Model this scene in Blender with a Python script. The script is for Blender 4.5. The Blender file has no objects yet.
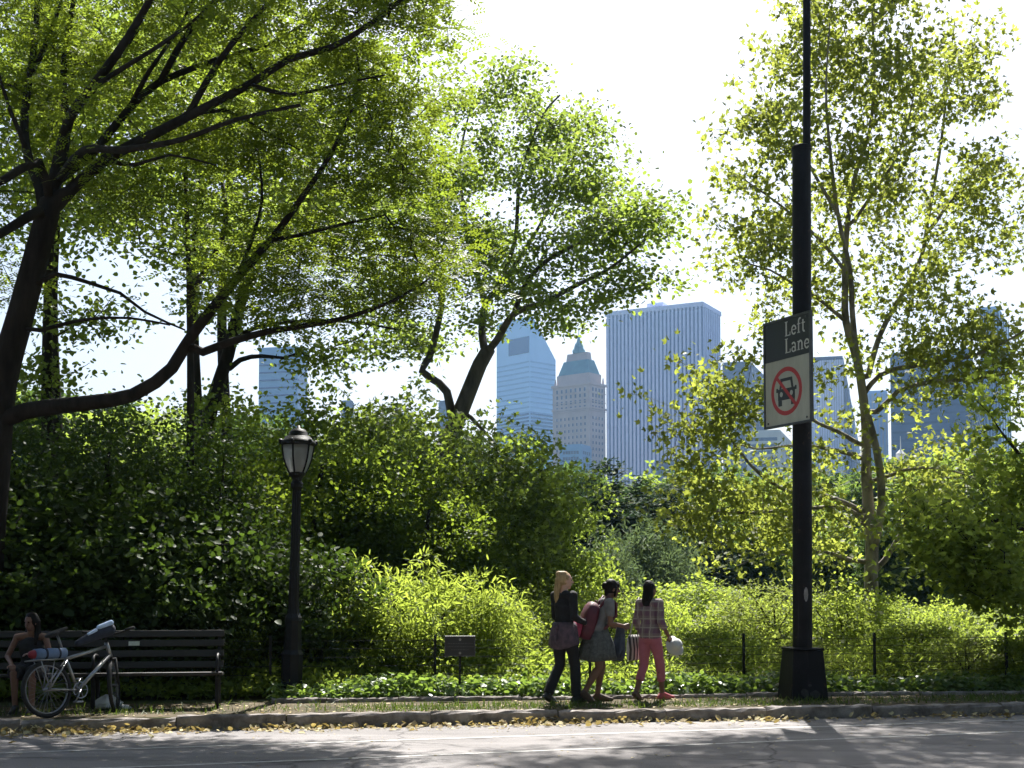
import bpy, bmesh, math, random
import numpy as np
from mathutils import Vector, Matrix, Quaternion

R = math.radians
S = bpy.context.scene
C = S.collection

# ------------------------------------------------------------------ camera
F = 1300.0                 # focal length in pixels of a 1024 px wide frame
PITCH = R(3.0)
PY0 = 590.0 - F * math.tan(PITCH)      # row of the optical axis (shift lens)
CH = 1.62
cam_d = bpy.data.cameras.new('camera')
cam_d.sensor_width = 36.0
cam_d.lens = F / 1024.0 * 36.0
cam_d.shift_y = (PY0 - 384.0) / 1024.0
cam_d.clip_start = 0.1
cam_d.clip_end = 8000.0
cam = bpy.data.objects.new('camera', cam_d)
C.objects.link(cam)
cam.location = (0, 0, CH)
cam.rotation_euler = (R(90) + PITCH, 0, 0)
S.camera = cam

# ------------------------------------------------------------------ light
SUN_EL, SUN_AZ = R(53), R(8)          # azimuth measured from +Y towards +X
W = bpy.data.worlds.new('World')
S.world = W
W.use_nodes = True
wn = W.node_tree
bg = wn.nodes['Background']
sky = wn.nodes.new('ShaderNodeTexSky')
sky.sky_type = 'NISHITA'
sky.sun_disc = False
sky.sun_elevation = SUN_EL
sky.sun_rotation = SUN_AZ
sky.air_density = 1.0
sky.dust_density = 3.5
sky.ozone_density = 1.0
bg.inputs['Strength'].default_value = 0.05
wn.links.new(sky.outputs['Color'], bg.inputs['Color'])
sun_d = bpy.data.lights.new('sun', 'SUN')
sun_d.energy = 5.0
sun_d.angle = R(0.53)
sun_d.color = (1.0, 0.965, 0.91)
sun = bpy.data.objects.new('sun', sun_d)
C.objects.link(sun)
sv = Vector((math.cos(SUN_EL) * math.sin(SUN_AZ), math.cos(SUN_EL) * math.cos(SUN_AZ), math.sin(SUN_EL)))
sun.rotation_euler = sv.to_track_quat('Z', 'Y').to_euler()
sun.location = (20, 30, 60)

S.view_settings.view_transform = 'Standard'
S.view_settings.look = 'None'
S.view_settings.exposure = 1.68
S.view_settings.gamma = 1.0
S.view_settings.use_curve_mapping = False
S.render.engine = 'CYCLES'
S.cycles.use_denoising = True
S.cycles.max_bounces = 7
S.cycles.diffuse_bounces = 4
S.cycles.glossy_bounces = 3
S.cycles.transmission_bounces = 5
S.cycles.transparent_max_bounces = 6
S.cycles.volume_bounces = 0
S.cycles.use_adaptive_sampling = True
S.cycles.adaptive_threshold = 0.02

# ------------------------------------------------------------------ pixel -> world
cp, sp = math.cos(PITCH), math.sin(PITCH)
def ray(px, py):
    u = (px - 512.0) / F; v = (PY0 - py) / F
    return u, cp - v * sp, sp + v * cp
def at(px, py, d):
    x, y, z = ray(px, py)
    return Vector((x / y * d, d, CH + z / y * d))
def ground(px, py, z0=0.0):
    x, y, z = ray(px, py)
    t = (z0 - CH) / z
    return Vector((x * t, y * t, z0))

VZ = 0.14                                # height of the verge above the road
kA, kB = ground(0, 721, VZ), ground(1024, 704, VZ)
KD = (kB - kA).normalized()              # along the kerb, to the right
KN = Vector((-KD.y, KD.x, 0))            # away from the road
def K(s, n, z=0.0):                      # kerb frame: s along, n away from road
    p = kA + KD * s + KN * n
    return Vector((p.x, p.y, z))
def kcoord(p):
    q = Vector((p[0], p[1], 0)) - Vector((kA.x, kA.y, 0))
    return q.dot(KD), q.dot(KN)
def gz(p):
    s, n = kcoord(p)
    return VZ if n > -0.1 else 0.0
KROT = math.atan2(KD.y, KD.x)

# ------------------------------------------------------------------ objects
def tag(o, label=None, cat=None, group=None, kind=None):
    if label: o['label'] = label
    if cat: o['category'] = cat
    if group: o['group'] = group
    if kind: o['kind'] = kind
    return o
def thing(name, label, cat, loc=(0, 0, 0), rotz=0.0, group=None):
    o = bpy.data.objects.new(name, None)
    o.empty_display_size = 0.2
    C.objects.link(o)
    o.location = loc
    o.rotation_euler = (0, 0, rotz)
    return tag(o, label, cat, group)
def link(name, me, parent=None):
    o = bpy.data.objects.new(name, me)
    C.objects.link(o)
    if parent: o.parent = parent
    return o
def dup(root, loc=None, rotz=None, scale=None, label=None, group=None):
    def cp_(o, parent):
        c = o.copy()
        C.objects.link(c)
        if parent: c.parent = parent
        for ch in o.children: cp_(ch, c)
        return c
    r = cp_(root, None)
    if loc is not None: r.location = loc
    if rotz is not None: r.rotation_euler = (0, 0, rotz)
    if scale is not None: r.scale = scale if hasattr(scale, '__len__') else (scale,) * 3
    if label: r['label'] = label
    if group: r['group'] = group
    return r

class MB:
    """collects shapes and links them as one mesh object"""
    def __init__(s): s.v, s.f, s.m = [], [], []
    def add(s, vs, fs, mi=0):
        b = len(s.v)
        s.v += [tuple(v) for v in vs]
        for f in fs:
            s.f.append([b + i for i in f]); s.m.append(mi)
    def box(s, c, size, rot=None, mi=0, taper=(1, 1)):
        hx, hy, hz = [d / 2 for d in size]
        vs = []
        for z, k in ((-hz, (1, 1)), (hz, taper)):
            for x, y in ((-hx, -hy), (hx, -hy), (hx, hy), (-hx, hy)):
                p = Vector((x * k[0], y * k[1], z))
                if rot is not None: p = rot @ p
                vs.append(p + Vector(c))
        s.add(vs, [(3, 2, 1, 0), (4, 5, 6, 7), (0, 1, 5, 4), (1, 2, 6, 5), (2, 3, 7, 6), (3, 0, 4, 7)], mi)
    def beam(s, a, b, w, h, mi=0, up=Vector((0, 0, 1))):
        a, b = Vector(a), Vector(b)
        d = b - a; L = d.length; d.normalize()
        x = d.cross(up)
        if x.length < 1e-4: x = d.cross(Vector((0, 1, 0)))
        x.normalize(); z = x.cross(d)
        rot = Matrix((x, d, z)).transposed()
        s.box((a + b) / 2, (w, L, h), rot, mi)
    def loft(s, rings, cap=True, mi=0):
        n = len(rings[0]); vs = [p for r in rings for p in r]; fs = []
        for i in range(len(rings) - 1):
            for j in range(n):
                k = (j + 1) % n
                fs.append((i * n + j, i * n + k, (i + 1) * n + k, (i + 1) * n + j))
        if cap:
            fs.append(tuple(range(n - 1, -1, -1)))
            fs.append(tuple((len(rings) - 1) * n + j for j in range(n)))
        s.add(vs, fs, mi)
    def tube(s, pts, rs, n=8, cap=True, mi=0):
        pts = [Vector(p) for p in pts]
        if not hasattr(rs, '__len__'): rs = [rs] * len(pts)
        rings = []; ref = None
        for i, p in enumerate(pts):
            t = (pts[min(i + 1, len(pts) - 1)] - pts[max(i - 1, 0)])
            if t.length < 1e-7: t = Vector((0, 0, 1))
            t.normalize()
            if ref is None:
                ref = t.orthogonal().normalized()
            ref = ref - t * ref.dot(t)
            if ref.length < 1e-5: ref = t.orthogonal()
            ref.normalize(); b = t.cross(ref)
            rings.append([p + (ref * math.cos(6.28318 * j / n) + b * math.sin(6.28318 * j / n)) * rs[i] for j in range(n)])
        s.loft(rings, cap, mi)
    def lathe(s, prof, c=(0, 0, 0), n=16, mi=0):
        c = Vector(c)
        s.loft([[c + Vector((r * math.cos(2 * math.pi * j / n), r * math.sin(2 * math.pi * j / n), z)) for j in range(n)] for r, z in prof], True, mi)
    def prism(s, poly, z0, z1, xf=None, mi=0):
        n = len(poly)
        vs = [Vector((x, y, z0)) for x, y in poly] + [Vector((x, y, z1)) for x, y in poly]
        if xf: vs = [xf(v) for v in vs]
        fs = [tuple(range(n - 1, -1, -1)), tuple(range(n, 2 * n))]
        fs += [(i, (i + 1) % n, n + (i + 1) % n, n + i) for i in range(n)]
        s.add(vs, fs, mi)
    def ell(s, c, r, rot=None, n=14, m=9):
        c = Vector(c); rings = []
        for i in range(1, m):
            th = math.pi * i / m
            rg = []
            for j in range(n):
                ph = 2 * math.pi * j / n
                p = Vector((r[0] * math.sin(th) * math.cos(ph), r[1] * math.sin(th) * math.sin(ph), -r[2] * math.cos(th)))
                if rot is not None: p = rot @ p
                rg.append(c + p)
            rings.append(rg)
        s.loft(rings)
    def rc(s, a, ra, b, rb, n=12):
        """round-ended tapered capsule"""
        a, b = Vector(a), Vector(b)
        d = b - a; L = d.length
        if L < 1e-6: return s.ell(a, (ra,) * 3)
        d /= L
        pts, rs = [], []
        for k in (-80, -60, -35, -10): pts.append(a + d * ra * math.sin(R(k))); rs.append(ra * math.cos(R(k)))
        for k in (10, 35, 60, 80): pts.append(b + d * rb * math.sin(R(k))); rs.append(rb * math.cos(R(k)))
        s.tube(pts, rs, n)
    def build(s, name, mat, parent=None, smooth=False, world=False, bevel=0.0):
        off = Vector(parent.location) if (world and parent) else Vector()
        me = bpy.data.meshes.new(name)
        me.from_pydata([(v[0] - off.x, v[1] - off.y, v[2] - off.z) for v in s.v], [], s.f)
        mats = mat if isinstance(mat, (list, tuple)) else [mat]
        for m in mats: me.materials.append(m)
        if len(mats) > 1: me.polygons.foreach_set('material_index', s.m)
        if smooth: me.polygons.foreach_set('use_smooth', [True] * len(s.f))
        me.update()
        o = link(name, me, parent)
        if bevel:
            md = o.modifiers.new('bevel', 'BEVEL'); md.width = bevel; md.segments = 2; md.limit_method = 'ANGLE'
        return o
    def remesh(s, name, mat, parent, voxel=0.007, it=5, fac=0.5, fold=0.0):
        o = s.build(name, mat, parent)
        m = o.modifiers.new('r', 'REMESH'); m.mode = 'VOXEL'; m.voxel_size = voxel; m.use_smooth_shade = True
        q = o.modifiers.new('s', 'SMOOTH'); q.factor = fac; q.iterations = it
        if fold:
            tx = bpy.data.textures.get('folds')
            if tx is None:
                tx = bpy.data.textures.new('folds', 'CLOUDS'); tx.noise_scale = 0.09; tx.noise_depth = 2
            dm = o.modifiers.new('d', 'DISPLACE'); dm.texture = tx; dm.texture_coords = 'LOCAL'; dm.strength = fold; dm.mid_level = .5
        dg = bpy.context.evaluated_depsgraph_get()
        me = bpy.data.meshes.new_from_object(o.evaluated_get(dg))
        o.modifiers.clear()
        o.data = me
        me.materials.clear(); me.materials.append(mat)
        return o

def np_mesh(name, V, Q, mat, parent=None, rnd=None, smooth=False):
    V = np.asarray(V, dtype=np.float32); Q = np.asarray(Q, dtype=np.int32)
    me = bpy.data.meshes.new(name)
    n, k = Q.shape
    me.vertices.add(len(V)); me.vertices.foreach_set('co', V.ravel())
    me.loops.add(n * k); me.loops.foreach_set('vertex_index', Q.ravel())
    me.polygons.add(n); me.polygons.foreach_set('loop_start', np.arange(0, n * k, k, dtype=np.int32))
    if smooth: me.polygons.foreach_set('use_smooth', np.ones(n, dtype=bool))
    me.update(calc_edges=True)
    if rnd is not None:
        a = me.attributes.new('rnd', 'FLOAT', 'FACE')
        a.data.foreach_set('value', np.asarray(rnd, dtype=np.float32))
    me.materials.append(mat)
    return link(name, me, parent)

# ------------------------------------------------------------------ materials
def new_mat(name):
    m = bpy.data.materials.new(name); m.use_nodes = True
    nt = m.node_tree; nt.nodes.clear()
    out = nt.nodes.new('ShaderNodeOutputMaterial')
    return m, nt, out
def ramp(nt, fac, stops):
    r = nt.nodes.new('ShaderNodeValToRGB')
    el = r.color_ramp.elements
    while len(el) < len(stops): el.new(0.5)
    for e, (p, c) in zip(el, stops):
        e.position = p; e.color = (*c[:3], 1) if len(c) >= 3 else (c[0],) * 3 + (1,)
    nt.links.new(fac, r.inputs[0])
    return r.outputs[0]
def noise(nt, scale, detail=4, rough=0.6, vec=None, dist=0.0):
    n = nt.nodes.new('ShaderNodeTexNoise')
    n.inputs['Scale'].default_value = scale; n.inputs['Detail'].default_value = detail
    n.inputs['Roughness'].default_value = rough; n.inputs['Distortion'].default_value = dist
    if vec is not None: nt.links.new(vec, n.inputs['Vector'])
    return n.outputs['Fac']
def objco(nt, scale=None):
    t = nt.nodes.new('ShaderNodeTexCoord')
    if scale is None: return t.outputs['Object']
    m = nt.nodes.new('ShaderNodeMapping'); m.inputs['Scale'].default_value = scale
    nt.links.new(t.outputs['Object'], m.inputs['Vector'])
    return m.outputs['Vector']
def mixc(nt, fac, a, b, mode='MIX'):
    x = nt.nodes.new('ShaderNodeMix'); x.data_type = 'RGBA'; x.blend_type = mode
    for k, v in ((0, fac), (6, a), (7, b)):
        if isinstance(v, (int, float)): x.inputs[k].default_value = v
        elif isinstance(v, tuple): x.inputs[k].default_value = (*v[:3], 1)
        else: nt.links.new(v, x.inputs[k])
    return x.outputs[2]
def pbr(name, c1, c2=None, scale=8.0, rough=0.6, bump=0.0, bscale=None, metal=0.0, stretch=None, spec=0.5, trans=0.0, lo=0.35, hi=0.65):
    m, nt, out = new_mat(name)
    p = nt.nodes.new('ShaderNodeBsdfPrincipled')
    nt.links.new(p.outputs[0], out.inputs[0])
    p.inputs['Roughness'].default_value = rough; p.inputs['Metallic'].default_value = metal
    p.inputs['Specular IOR Level'].default_value = spec
    v = objco(nt, stretch)
    if c2 is None: c2 = tuple(min(1, c * 0.72) for c in c1)
    f = noise(nt, scale, 5, 0.65, v)
    col = ramp(nt, f, [(lo, c2), (hi, c1)])
    nt.links.new(col, p.inputs['Base Color'])
    if trans: p.inputs['Transmission Weight'].default_value = trans
    if bump:
        b = nt.nodes.new('ShaderNodeBump'); b.inputs['Strength'].default_value = bump; b.inputs['Distance'].default_value = 0.01
        nt.links.new(noise(nt, bscale or scale * 6, 5, 0.7, v), b.inputs['Height'])
        nt.links.new(b.outputs[0], p.inputs['Normal'])
    return m
def leaf_mat(name, dark, light, trans, tfac=0.45, rough=0.55, spec=0.16):
    m, nt, out = new_mat(name)
    a = nt.nodes.new('ShaderNodeAttribute'); a.attribute_name = 'rnd'
    fac = a.outputs['Fac']
    p = nt.nodes.new('ShaderNodeBsdfPrincipled')
    p.inputs['Roughness'].default_value = rough; p.inputs['Specular IOR Level'].default_value = spec
    nt.links.new(ramp(nt, fac, [(0.0, dark), (1.0, light)]), p.inputs['Base Color'])
    t = nt.nodes.new('ShaderNodeBsdfTranslucent')
    nt.links.new(ramp(nt, fac, [(0.0, tuple(c * 0.42 for c in trans)), (1.0, trans)]), t.inputs['Color'])
    x = nt.nodes.new('ShaderNodeMixShader'); x.inputs[0].default_value = tfac
    nt.links.new(p.outputs[0], x.inputs[1]); nt.links.new(t.outputs[0], x.inputs[2])
    nt.links.new(x.outputs[0], out.inputs[0])
    return m
def bark_mat(name, c1, c2, scale=5, stretch=(1, 1, 0.25), bump=0.8):
    return pbr(name, c1, c2, scale, 0.9, bump, scale * 4, stretch=stretch, spec=0.15)

# ------------------------------------------------------------------ foliage
def tmpl(kind):
    if kind == 'broad':
        return (np.array([(0, 0, 0), (.36, .22, .07), (.31, .68, .05), (0, 1, -.05), (-.31, .68, .05), (-.36, .22, .07)]),
                np.array([(0, 1, 2, 3), (0, 3, 4, 5)]))
    if kind == 'lobed':            # plane / maple like, three-pointed
        return (np.array([(0, 0, 0), (.30, .10, .05), (.56, .52, .06), (.20, .50, .02), (0, 1, -.06), (-.20, .50, .02), (-.56, .52, .06), (-.30, .10, .05)]),
                np.array([(0, 1, 2, 3), (0, 3, 4, 5), (0, 5, 6, 7)]))
    if kind == 'lance':
        return (np.array([(0, 0, 0), (.11, .28, .03), (.10, .62, .01), (0, 1, -.12), (-.10, .62, .01), (-.11, .28, .03)]),
                np.array([(0, 1, 2, 3), (0, 3, 4, 5)]))
    if kind == 'blade':
        return (np.array([(-.06, 0, 0), (.06, 0, 0), (.035, .6, .06), (-.02, 1, .16)]), np.array([(0, 1, 2, 3)]))
    if kind == 'spray':            # pinnate locust leaf
        v, f = [], []
        n = 4
        for i in range(n):
            y = 0.10 + 0.78 * i / (n - 1); L = 0.36 * (1 - 0.35 * abs(i / (n - 1) - 0.4)); dz = -0.16 * (i / (n - 1)) ** 2
            for sg in (-1, 1):
                b = len(v)
                v += [(0, y, dz), (sg * L * .55, y - .02, dz + .03), (sg * L, y + .14, dz), (sg * L * .5, y + .19, dz + .02)]
                f.append((b, b + 1, b + 2, b + 3))
        return np.array(v), np.array(f)
    if kind == 'tuft':             # far foliage: a small three-leaf tuft
        v, f = [], []
        for i in range(3):
            a = 2.1 * i
            d = np.array((math.cos(a), math.sin(a), 0.25 - 0.2 * i)); e = np.array((-math.sin(a), math.cos(a), 0.1))
            b = len(v)
            v += [(0, 0, 0), tuple(d * .45 + e * .28), tuple(d), tuple(d * .45 - e * .28)]
            f.append((b, b + 1, b + 2, b + 3))
        return np.array(v), np.array(f)

def leaves(rng, pts, size, kind, up=0.5, jitter=0.35, out_dir=None, clump=None, droop=0.0):
    """returns V, Q, rnd for leaves at pts"""
    T, Fc = tmpl(kind)
    n = len(pts)
    nr = rng.normal(size=(n, 3)); nr /= np.linalg.norm(nr, axis=1)[:, None]
    nr = nr * (1 - up) + np.array((0, 0, up)); nr /= np.linalg.norm(nr, axis=1)[:, None]
    a = rng.normal(size=(n, 3))
    if out_dir is not None: a = a * 0.7 + out_dir
    a[:, 2] -= droop
    a -= nr * np.sum(a * nr, axis=1)[:, None]
    a /= np.linalg.norm(a, axis=1)[:, None] + 1e-9
    x = np.cross(a, nr)
    sz = size * (1 + jitter * rng.uniform(-1, 1, n))
    V = (pts[:, None, :] + sz[:, None, None] * (x[:, None, :] * T[None, :, 0:1] + a[:, None, :] * T[None, :, 1:2] + nr[:, None, :] * T[None, :, 2:3]))
    Q = (np.arange(n)[:, None, None] * len(T) + Fc[None]).reshape(-1, 4)
    r = rng.uniform(0, 1, n)
    if clump is not None: r = 0.5 * r + 0.5 * clump
    return V.reshape(-1, 3), Q, np.repeat(r, len(Fc))

def smooth_line(P, step):
    P = [np.array(p, dtype=float) for p in P]
    if len(P) == 2:
        n = max(2, int(np.linalg.norm(P[1] - P[0]) / step))
        return [P[0] + (P[1] - P[0]) * i / n for i in range(n + 1)]
    out = []
    for i in range(len(P) - 1):
        p0 = P[max(i - 1, 0)]; p1 = P[i]; p2 = P[i + 1]; p3 = P[min(i + 2, len(P) - 1)]
        n = max(1, int(round(np.linalg.norm(p2 - p1) / step)))
        for k in range(n):
            t = k / n
            out.append(0.5 * ((2 * p1) + (-p0 + p2) * t + (2 * p0 - 5 * p1 + 4 * p2 - p3) * t * t + (-p0 + 3 * p1 - 3 * p2 + p3) * t ** 3))
    out.append(P[-1])
    return out

class Skel:
    def __init__(s): s.p, s.par, s.r = [], [], []
    def limb(s, pts, r0, r1, step=0.3, attach=True):
        L = smooth_line(pts, step)
        par = -1
        if s.p and attach:
            A = np.array(s.p); par = int(np.argmin(np.sum((A - L[0]) ** 2, axis=1)))
            L = L[1:] if np.linalg.norm(A[par] - L[0]) < step * 1.2 else L
        n = len(L)
        for i, q in enumerate(L):
            s.p.append(q); s.par.append(par); s.r.append(r0 + (r1 - r0) * i / max(1, n - 1))
            par = len(s.p) - 1
    def grow(s, att, step=0.35, wob=0.12, rng=None, tip=0.006, ex=2.3, up=0.0):
        att = np.asarray(att); n = len(att)
        A = np.array(s.p)
        D = np.full(n, 1e9); J = np.zeros(n, int)
        for i0 in range(0, len(A), 500):
            d = np.linalg.norm(att[:, None] - A[None, i0:i0 + 500], axis=2)
            j = d.argmin(1); dm = d[np.arange(n), j]
            k = dm < D; D[k] = dm[k]; J[k] = j[k] + i0
        done = np.zeros(n, bool); ends = np.zeros(n, int)
        s.twigs = []
        for _ in range(n):
            i = int(np.argmin(np.where(done, 1e9, D))); done[i] = True
            a = s.p[J[i]]; b = att[i]; L = D[i]
            m = max(1, int(L / step)); par = int(J[i]); new = []
            perp = rng.normal(size=3) * wob * L; perp[2] += up * L
            for k in range(1, m + 1):
                t = k / m
                q = a + (b - a) * t + perp * (t * (1 - t)) * 1.6 + rng.normal(size=3) * 0.02
                s.p.append(q); s.par.append(par); s.r.append(0.0); par = len(s.p) - 1; new.append(par)
            ends[i] = par
            N = np.array([s.p[q] for q in new])
            d = np.linalg.norm(att[:, None] - N[None], axis=2); j = d.argmin(1); dm = d[np.arange(n), j]
            k = (dm < D) & ~done; D[k] = dm[k]; J[k] = np.array(new)[j[k]]
        acc = np.zeros(len(s.p)); ch = np.zeros(len(s.p), int)
        for i in range(len(s.p) - 1, -1, -1):
            if ch[i] == 0: acc[i] = tip ** ex
            rr = acc[i] ** (1 / ex)
            s.r[i] = max(s.r[i], rr)
            if s.par[i] >= 0: acc[s.par[i]] += acc[i]; ch[s.par[i]] += 1
        # radius never grows towards the tip
        for i in range(len(s.p)):
            if s.par[i] >= 0: s.r[i] = min(s.r[i], s.r[s.par[i]])
        return ends
    def mesh(s, name, mat, parent, off, minr=0.0):
        kids = {}
        for i, p in enumerate(s.par): kids.setdefault(p, []).append(i)
        mb = MB()
        starts = [(i, -1) for i in kids.get(-1, [])]
        P = [Vector(q) for q in s.p]
        while starts:
            i, frm = starts.pop()
            ch = [] if frm < 0 else [frm]
            c = i
            while True:
                ch.append(c)
                ks = kids.get(c, [])
                if not ks: break
                ks = sorted(ks, key=lambda q: -s.r[q])
                starts += [(q, c) for q in ks[1:]]
                c = ks[0]
            if len(ch) < 2: continue
            rs = [s.r[q] for q in ch]
            if frm >= 0: rs[0] = rs[1]
            if max(rs) < minr: continue
            mr = max(rs)
            n = 10 if mr > 0.08 else (6 if mr > 0.025 else (4 if mr > 0.012 else 3))
            mb.tube([P[q] - off for q in ch], rs, n, True)
        return mb.build(name, mat, parent, smooth=True)

def blob_pts(rng, c, r, n, shell=0.45):
    d = rng.normal(size=(n, 3)); d /= np.linalg.norm(d, axis=1)[:, None]
    return np.array(c) + d * (rng.uniform(0, 1, (n, 1)) ** shell) * np.array(r)

def px_blobs(rng, blobs, per=6.5, sg=(.34, .34, .20)):
    """(px, py, d, rx px, ry px, rd m, n) -> attractors"""
    out = []
    for px, py, d, rx, ry, rd, n in blobs:
        c = at(px, py, d)
        r = (rx * d / F, rd, ry * d / F)
        m = max(2, int(round(n / per)))                 # boughs: attractors gather in clumps with gaps between
        sc = blob_pts(rng, c, r, m, .5)
        w = rng.integers(0, m, n)
        out.append(sc[w] + rng.normal(size=(n, 3)) * np.array(sg))
    return np.concatenate(out)

def tree(name, label, base, limbs, att, lk, lsize, nleaf, sig, lmat, bmat, seed, group=None, up=0.5, cat='tree',
         tip=0.006, wob=0.12, droop=0.0, zflat=0.6, step=0.35, ex=2.3, keep=None):
    rng = np.random.default_rng(seed)
    root = thing(name, label, cat, base, 0, group)
    sk = Skel()
    for pts, r0, r1 in limbs: sk.limb([tuple(p) for p in pts], r0, r1)
    ends = sk.grow(att, step, wob, rng, tip, ex)
    sk.mesh('trunk', bmat, root, Vector(base))
    n = len(att)
    cl = rng.uniform(0, 1, n)
    idx = np.repeat(np.arange(n), nleaf)
    cen = att[idx]
    # part of the leaves sit back along the twig
    par = np.array(sk.par); P = np.array(sk.p)
    back = P[par[ends]][idx]
    t = rng.uniform(0, 1, (len(idx), 1)) * (rng.uniform(0, 1, (len(idx), 1)) < 0.5)
    cen = cen * (1 - t) + back * t
    pts = cen + rng.normal(size=(len(idx), 3)) * np.array((sig, sig, sig * zflat))
    od = pts - cen
    od /= np.linalg.norm(od, axis=1)[:, None] + 1e-6
    V, Q, rn = leaves(rng, pts - np.array(base), lsize, lk, up, 0.35, od, cl[idx], droop)
    np_mesh('crown', V, Q, lmat, root, rn)
    return root
# ================================================================== SETTING
def asphalt_mat():
    m, nt, out = new_mat('asphalt')
    p = nt.nodes.new('ShaderNodeBsdfPrincipled'); nt.links.new(p.outputs[0], out.inputs[0])
    p.inputs['Roughness'].default_value = 0.85; p.inputs['Specular IOR Level'].default_value = 0.25
    v = objco(nt)
    big = ramp(nt, noise(nt, 0.35, 5, 0.6, v), [(0.28, (0.155, 0.146, 0.147)), (0.5, (0.215, 0.202, 0.201)), (0.72, (0.25, 0.235, 0.233))])
    fine = ramp(nt, noise(nt, 90, 2, 0.8, v), [(0.25, (0.4, 0.4, 0.4)), (0.75, (1.3, 1.29, 1.27))])
    stre = ramp(nt, noise(nt, 1.6, 6, 0.7, objco(nt, (0.12, 1.5, 1))), [(0.3, (0.66, 0.66, 0.66)), (0.65, (1.12, 1.12, 1.12))])
    col = mixc(nt, 1.0, mixc(nt, 1.0, big, fine, 'MULTIPLY'), stre, 'MULTIPLY')
    vor = nt.nodes.new('ShaderNodeTexVoronoi'); vor.feature = 'DISTANCE_TO_EDGE'; vor.inputs['Scale'].default_value = 0.45
    nz = nt.nodes.new('ShaderNodeTexNoise'); nz.inputs['Scale'].default_value = 1.5; nz.inputs['Detail'].default_value = 6
    nt.links.new(v, nz.inputs['Vector'])
    mx = nt.nodes.new('ShaderNodeMix'); mx.data_type = 'VECTOR'; mx.inputs[0].default_value = 0.35
    nt.links.new(v, mx.inputs[4]); nt.links.new(nz.outputs['Color'], mx.inputs[5]); nt.links.new(mx.outputs[1], vor.inputs['Vector'])
    crack = ramp(nt, vor.outputs['Distance'], [(0.0, (0.3,) * 3), (0.007, (1.0,) * 3)])
    col = mixc(nt, 0.8, col, crack, 'MULTIPLY')
    oil = ramp(nt, noise(nt, 1.1, 5, .7, v), [(.60, (1, 1, 1)), (.70, (.62, .61, .6))])
    col = mixc(nt, 1.0, col, oil, 'MULTIPLY')
    nt.links.new(col, p.inputs['Base Color'])
    b = nt.nodes.new('ShaderNodeBump'); b.inputs['Strength'].default_value = 0.6; b.inputs['Distance'].default_value = 0.006
    nt.links.new(noise(nt, 120, 3, 0.8, v), b.inputs['Height']); nt.links.new(b.outputs[0], p.inputs['Normal'])
    return m
M = {}
M['asphalt'] = asphalt_mat()
M['ground'] = pbr('meadow_soil', (0.055, 0.075, 0.02), (0.06, 0.05, 0.028), 0.8, 0.95, 0.6, 30, spec=0.1)
M['verge'] = pbr('verge_soil', (0.115, 0.092, 0.062), (0.045, 0.04, 0.024), 2.5, 0.95, 0.7, 40, spec=0.1)
M['kerb'] = pbr('kerb_stone', (0.30, 0.27, 0.25), (0.11, 0.095, 0.085), 5, 0.88, 0.9, 45, spec=0.2)
M['paint'] = None
def paint_mat():
    m, nt, out = new_mat('road_paint')
    p = nt.nodes.new('ShaderNodeBsdfPrincipled'); nt.links.new(p.outputs[0], out.inputs[0])
    p.inputs['Roughness'].default_value = 0.7
    v = objco(nt)
    f = ramp(nt, noise(nt, 14, 6, 0.75, v), [(0.44, (0, 0, 0)), (0.62, (1, 1, 1))])
    nt.links.new(mixc(nt, f, (0.25, 0.24, 0.23), (0.46, 0.45, 0.43)), p.inputs['Base Color'])
    return m
M['paint'] = paint_mat()

S0, S1 = -160.0, 170.0
ROADW = 12.6
# ground: one sheet with the road bed sunk between the kerbs
def ground_sheet():
    mb = MB()
    B = 1400
    prof = [(-B, VZ - .004), (-ROADW - .16, VZ - .004), (-ROADW - .16, -.006), (.08, -.006), (.08, VZ - .004), (B, VZ - .004)]
    ss = [-B, -160, -60, -20, -6, 0, 4, 8, 12, 16, 24, 40, 80, 170, B]
    vs = [K(s, n, z) for s in ss for n, z in prof]
    k = len(prof); fs = []
    for i in range(len(ss) - 1):
        for j in range(k - 1):
            a = i * k + j
            fs.append((a, a + k, a + k + 1, a + 1))
    mb.add(vs, [f[::-1] for f in fs])
    o = mb.build('ground', M['ground'])
    tag(o, kind='structure')
    return o
ground_sheet()
def sheet(name, poly, z, mat):
    mb = MB(); mb.add([Vector((p.x, p.y, z)) for p in poly], [tuple(range(len(poly)))])
    o = mb.build(name, mat)
    return tag(o, kind='structure')
sheet('road', [K(S0, -ROADW), K(S1, -ROADW), K(S1, 0.0), K(S0, 0.0)], 0.0, M['asphalt'])

# inner stone edging, traced on the ground
eA, eB = ground(240, 704, VZ), ground(1024, 694, VZ)
sA, nA = kcoord(eA); sB, nB = kcoord(eB)
def edge_n(s): return nA + (nB - nA) * (s - sA) / (sB - sA)
EW = 0.10
sheet('verge', [K(S0, .16), K(40, .16), K(40, edge_n(40)), K(S0, max(.7, edge_n(S0)) + 1.2)], VZ, M['verge'])

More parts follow.
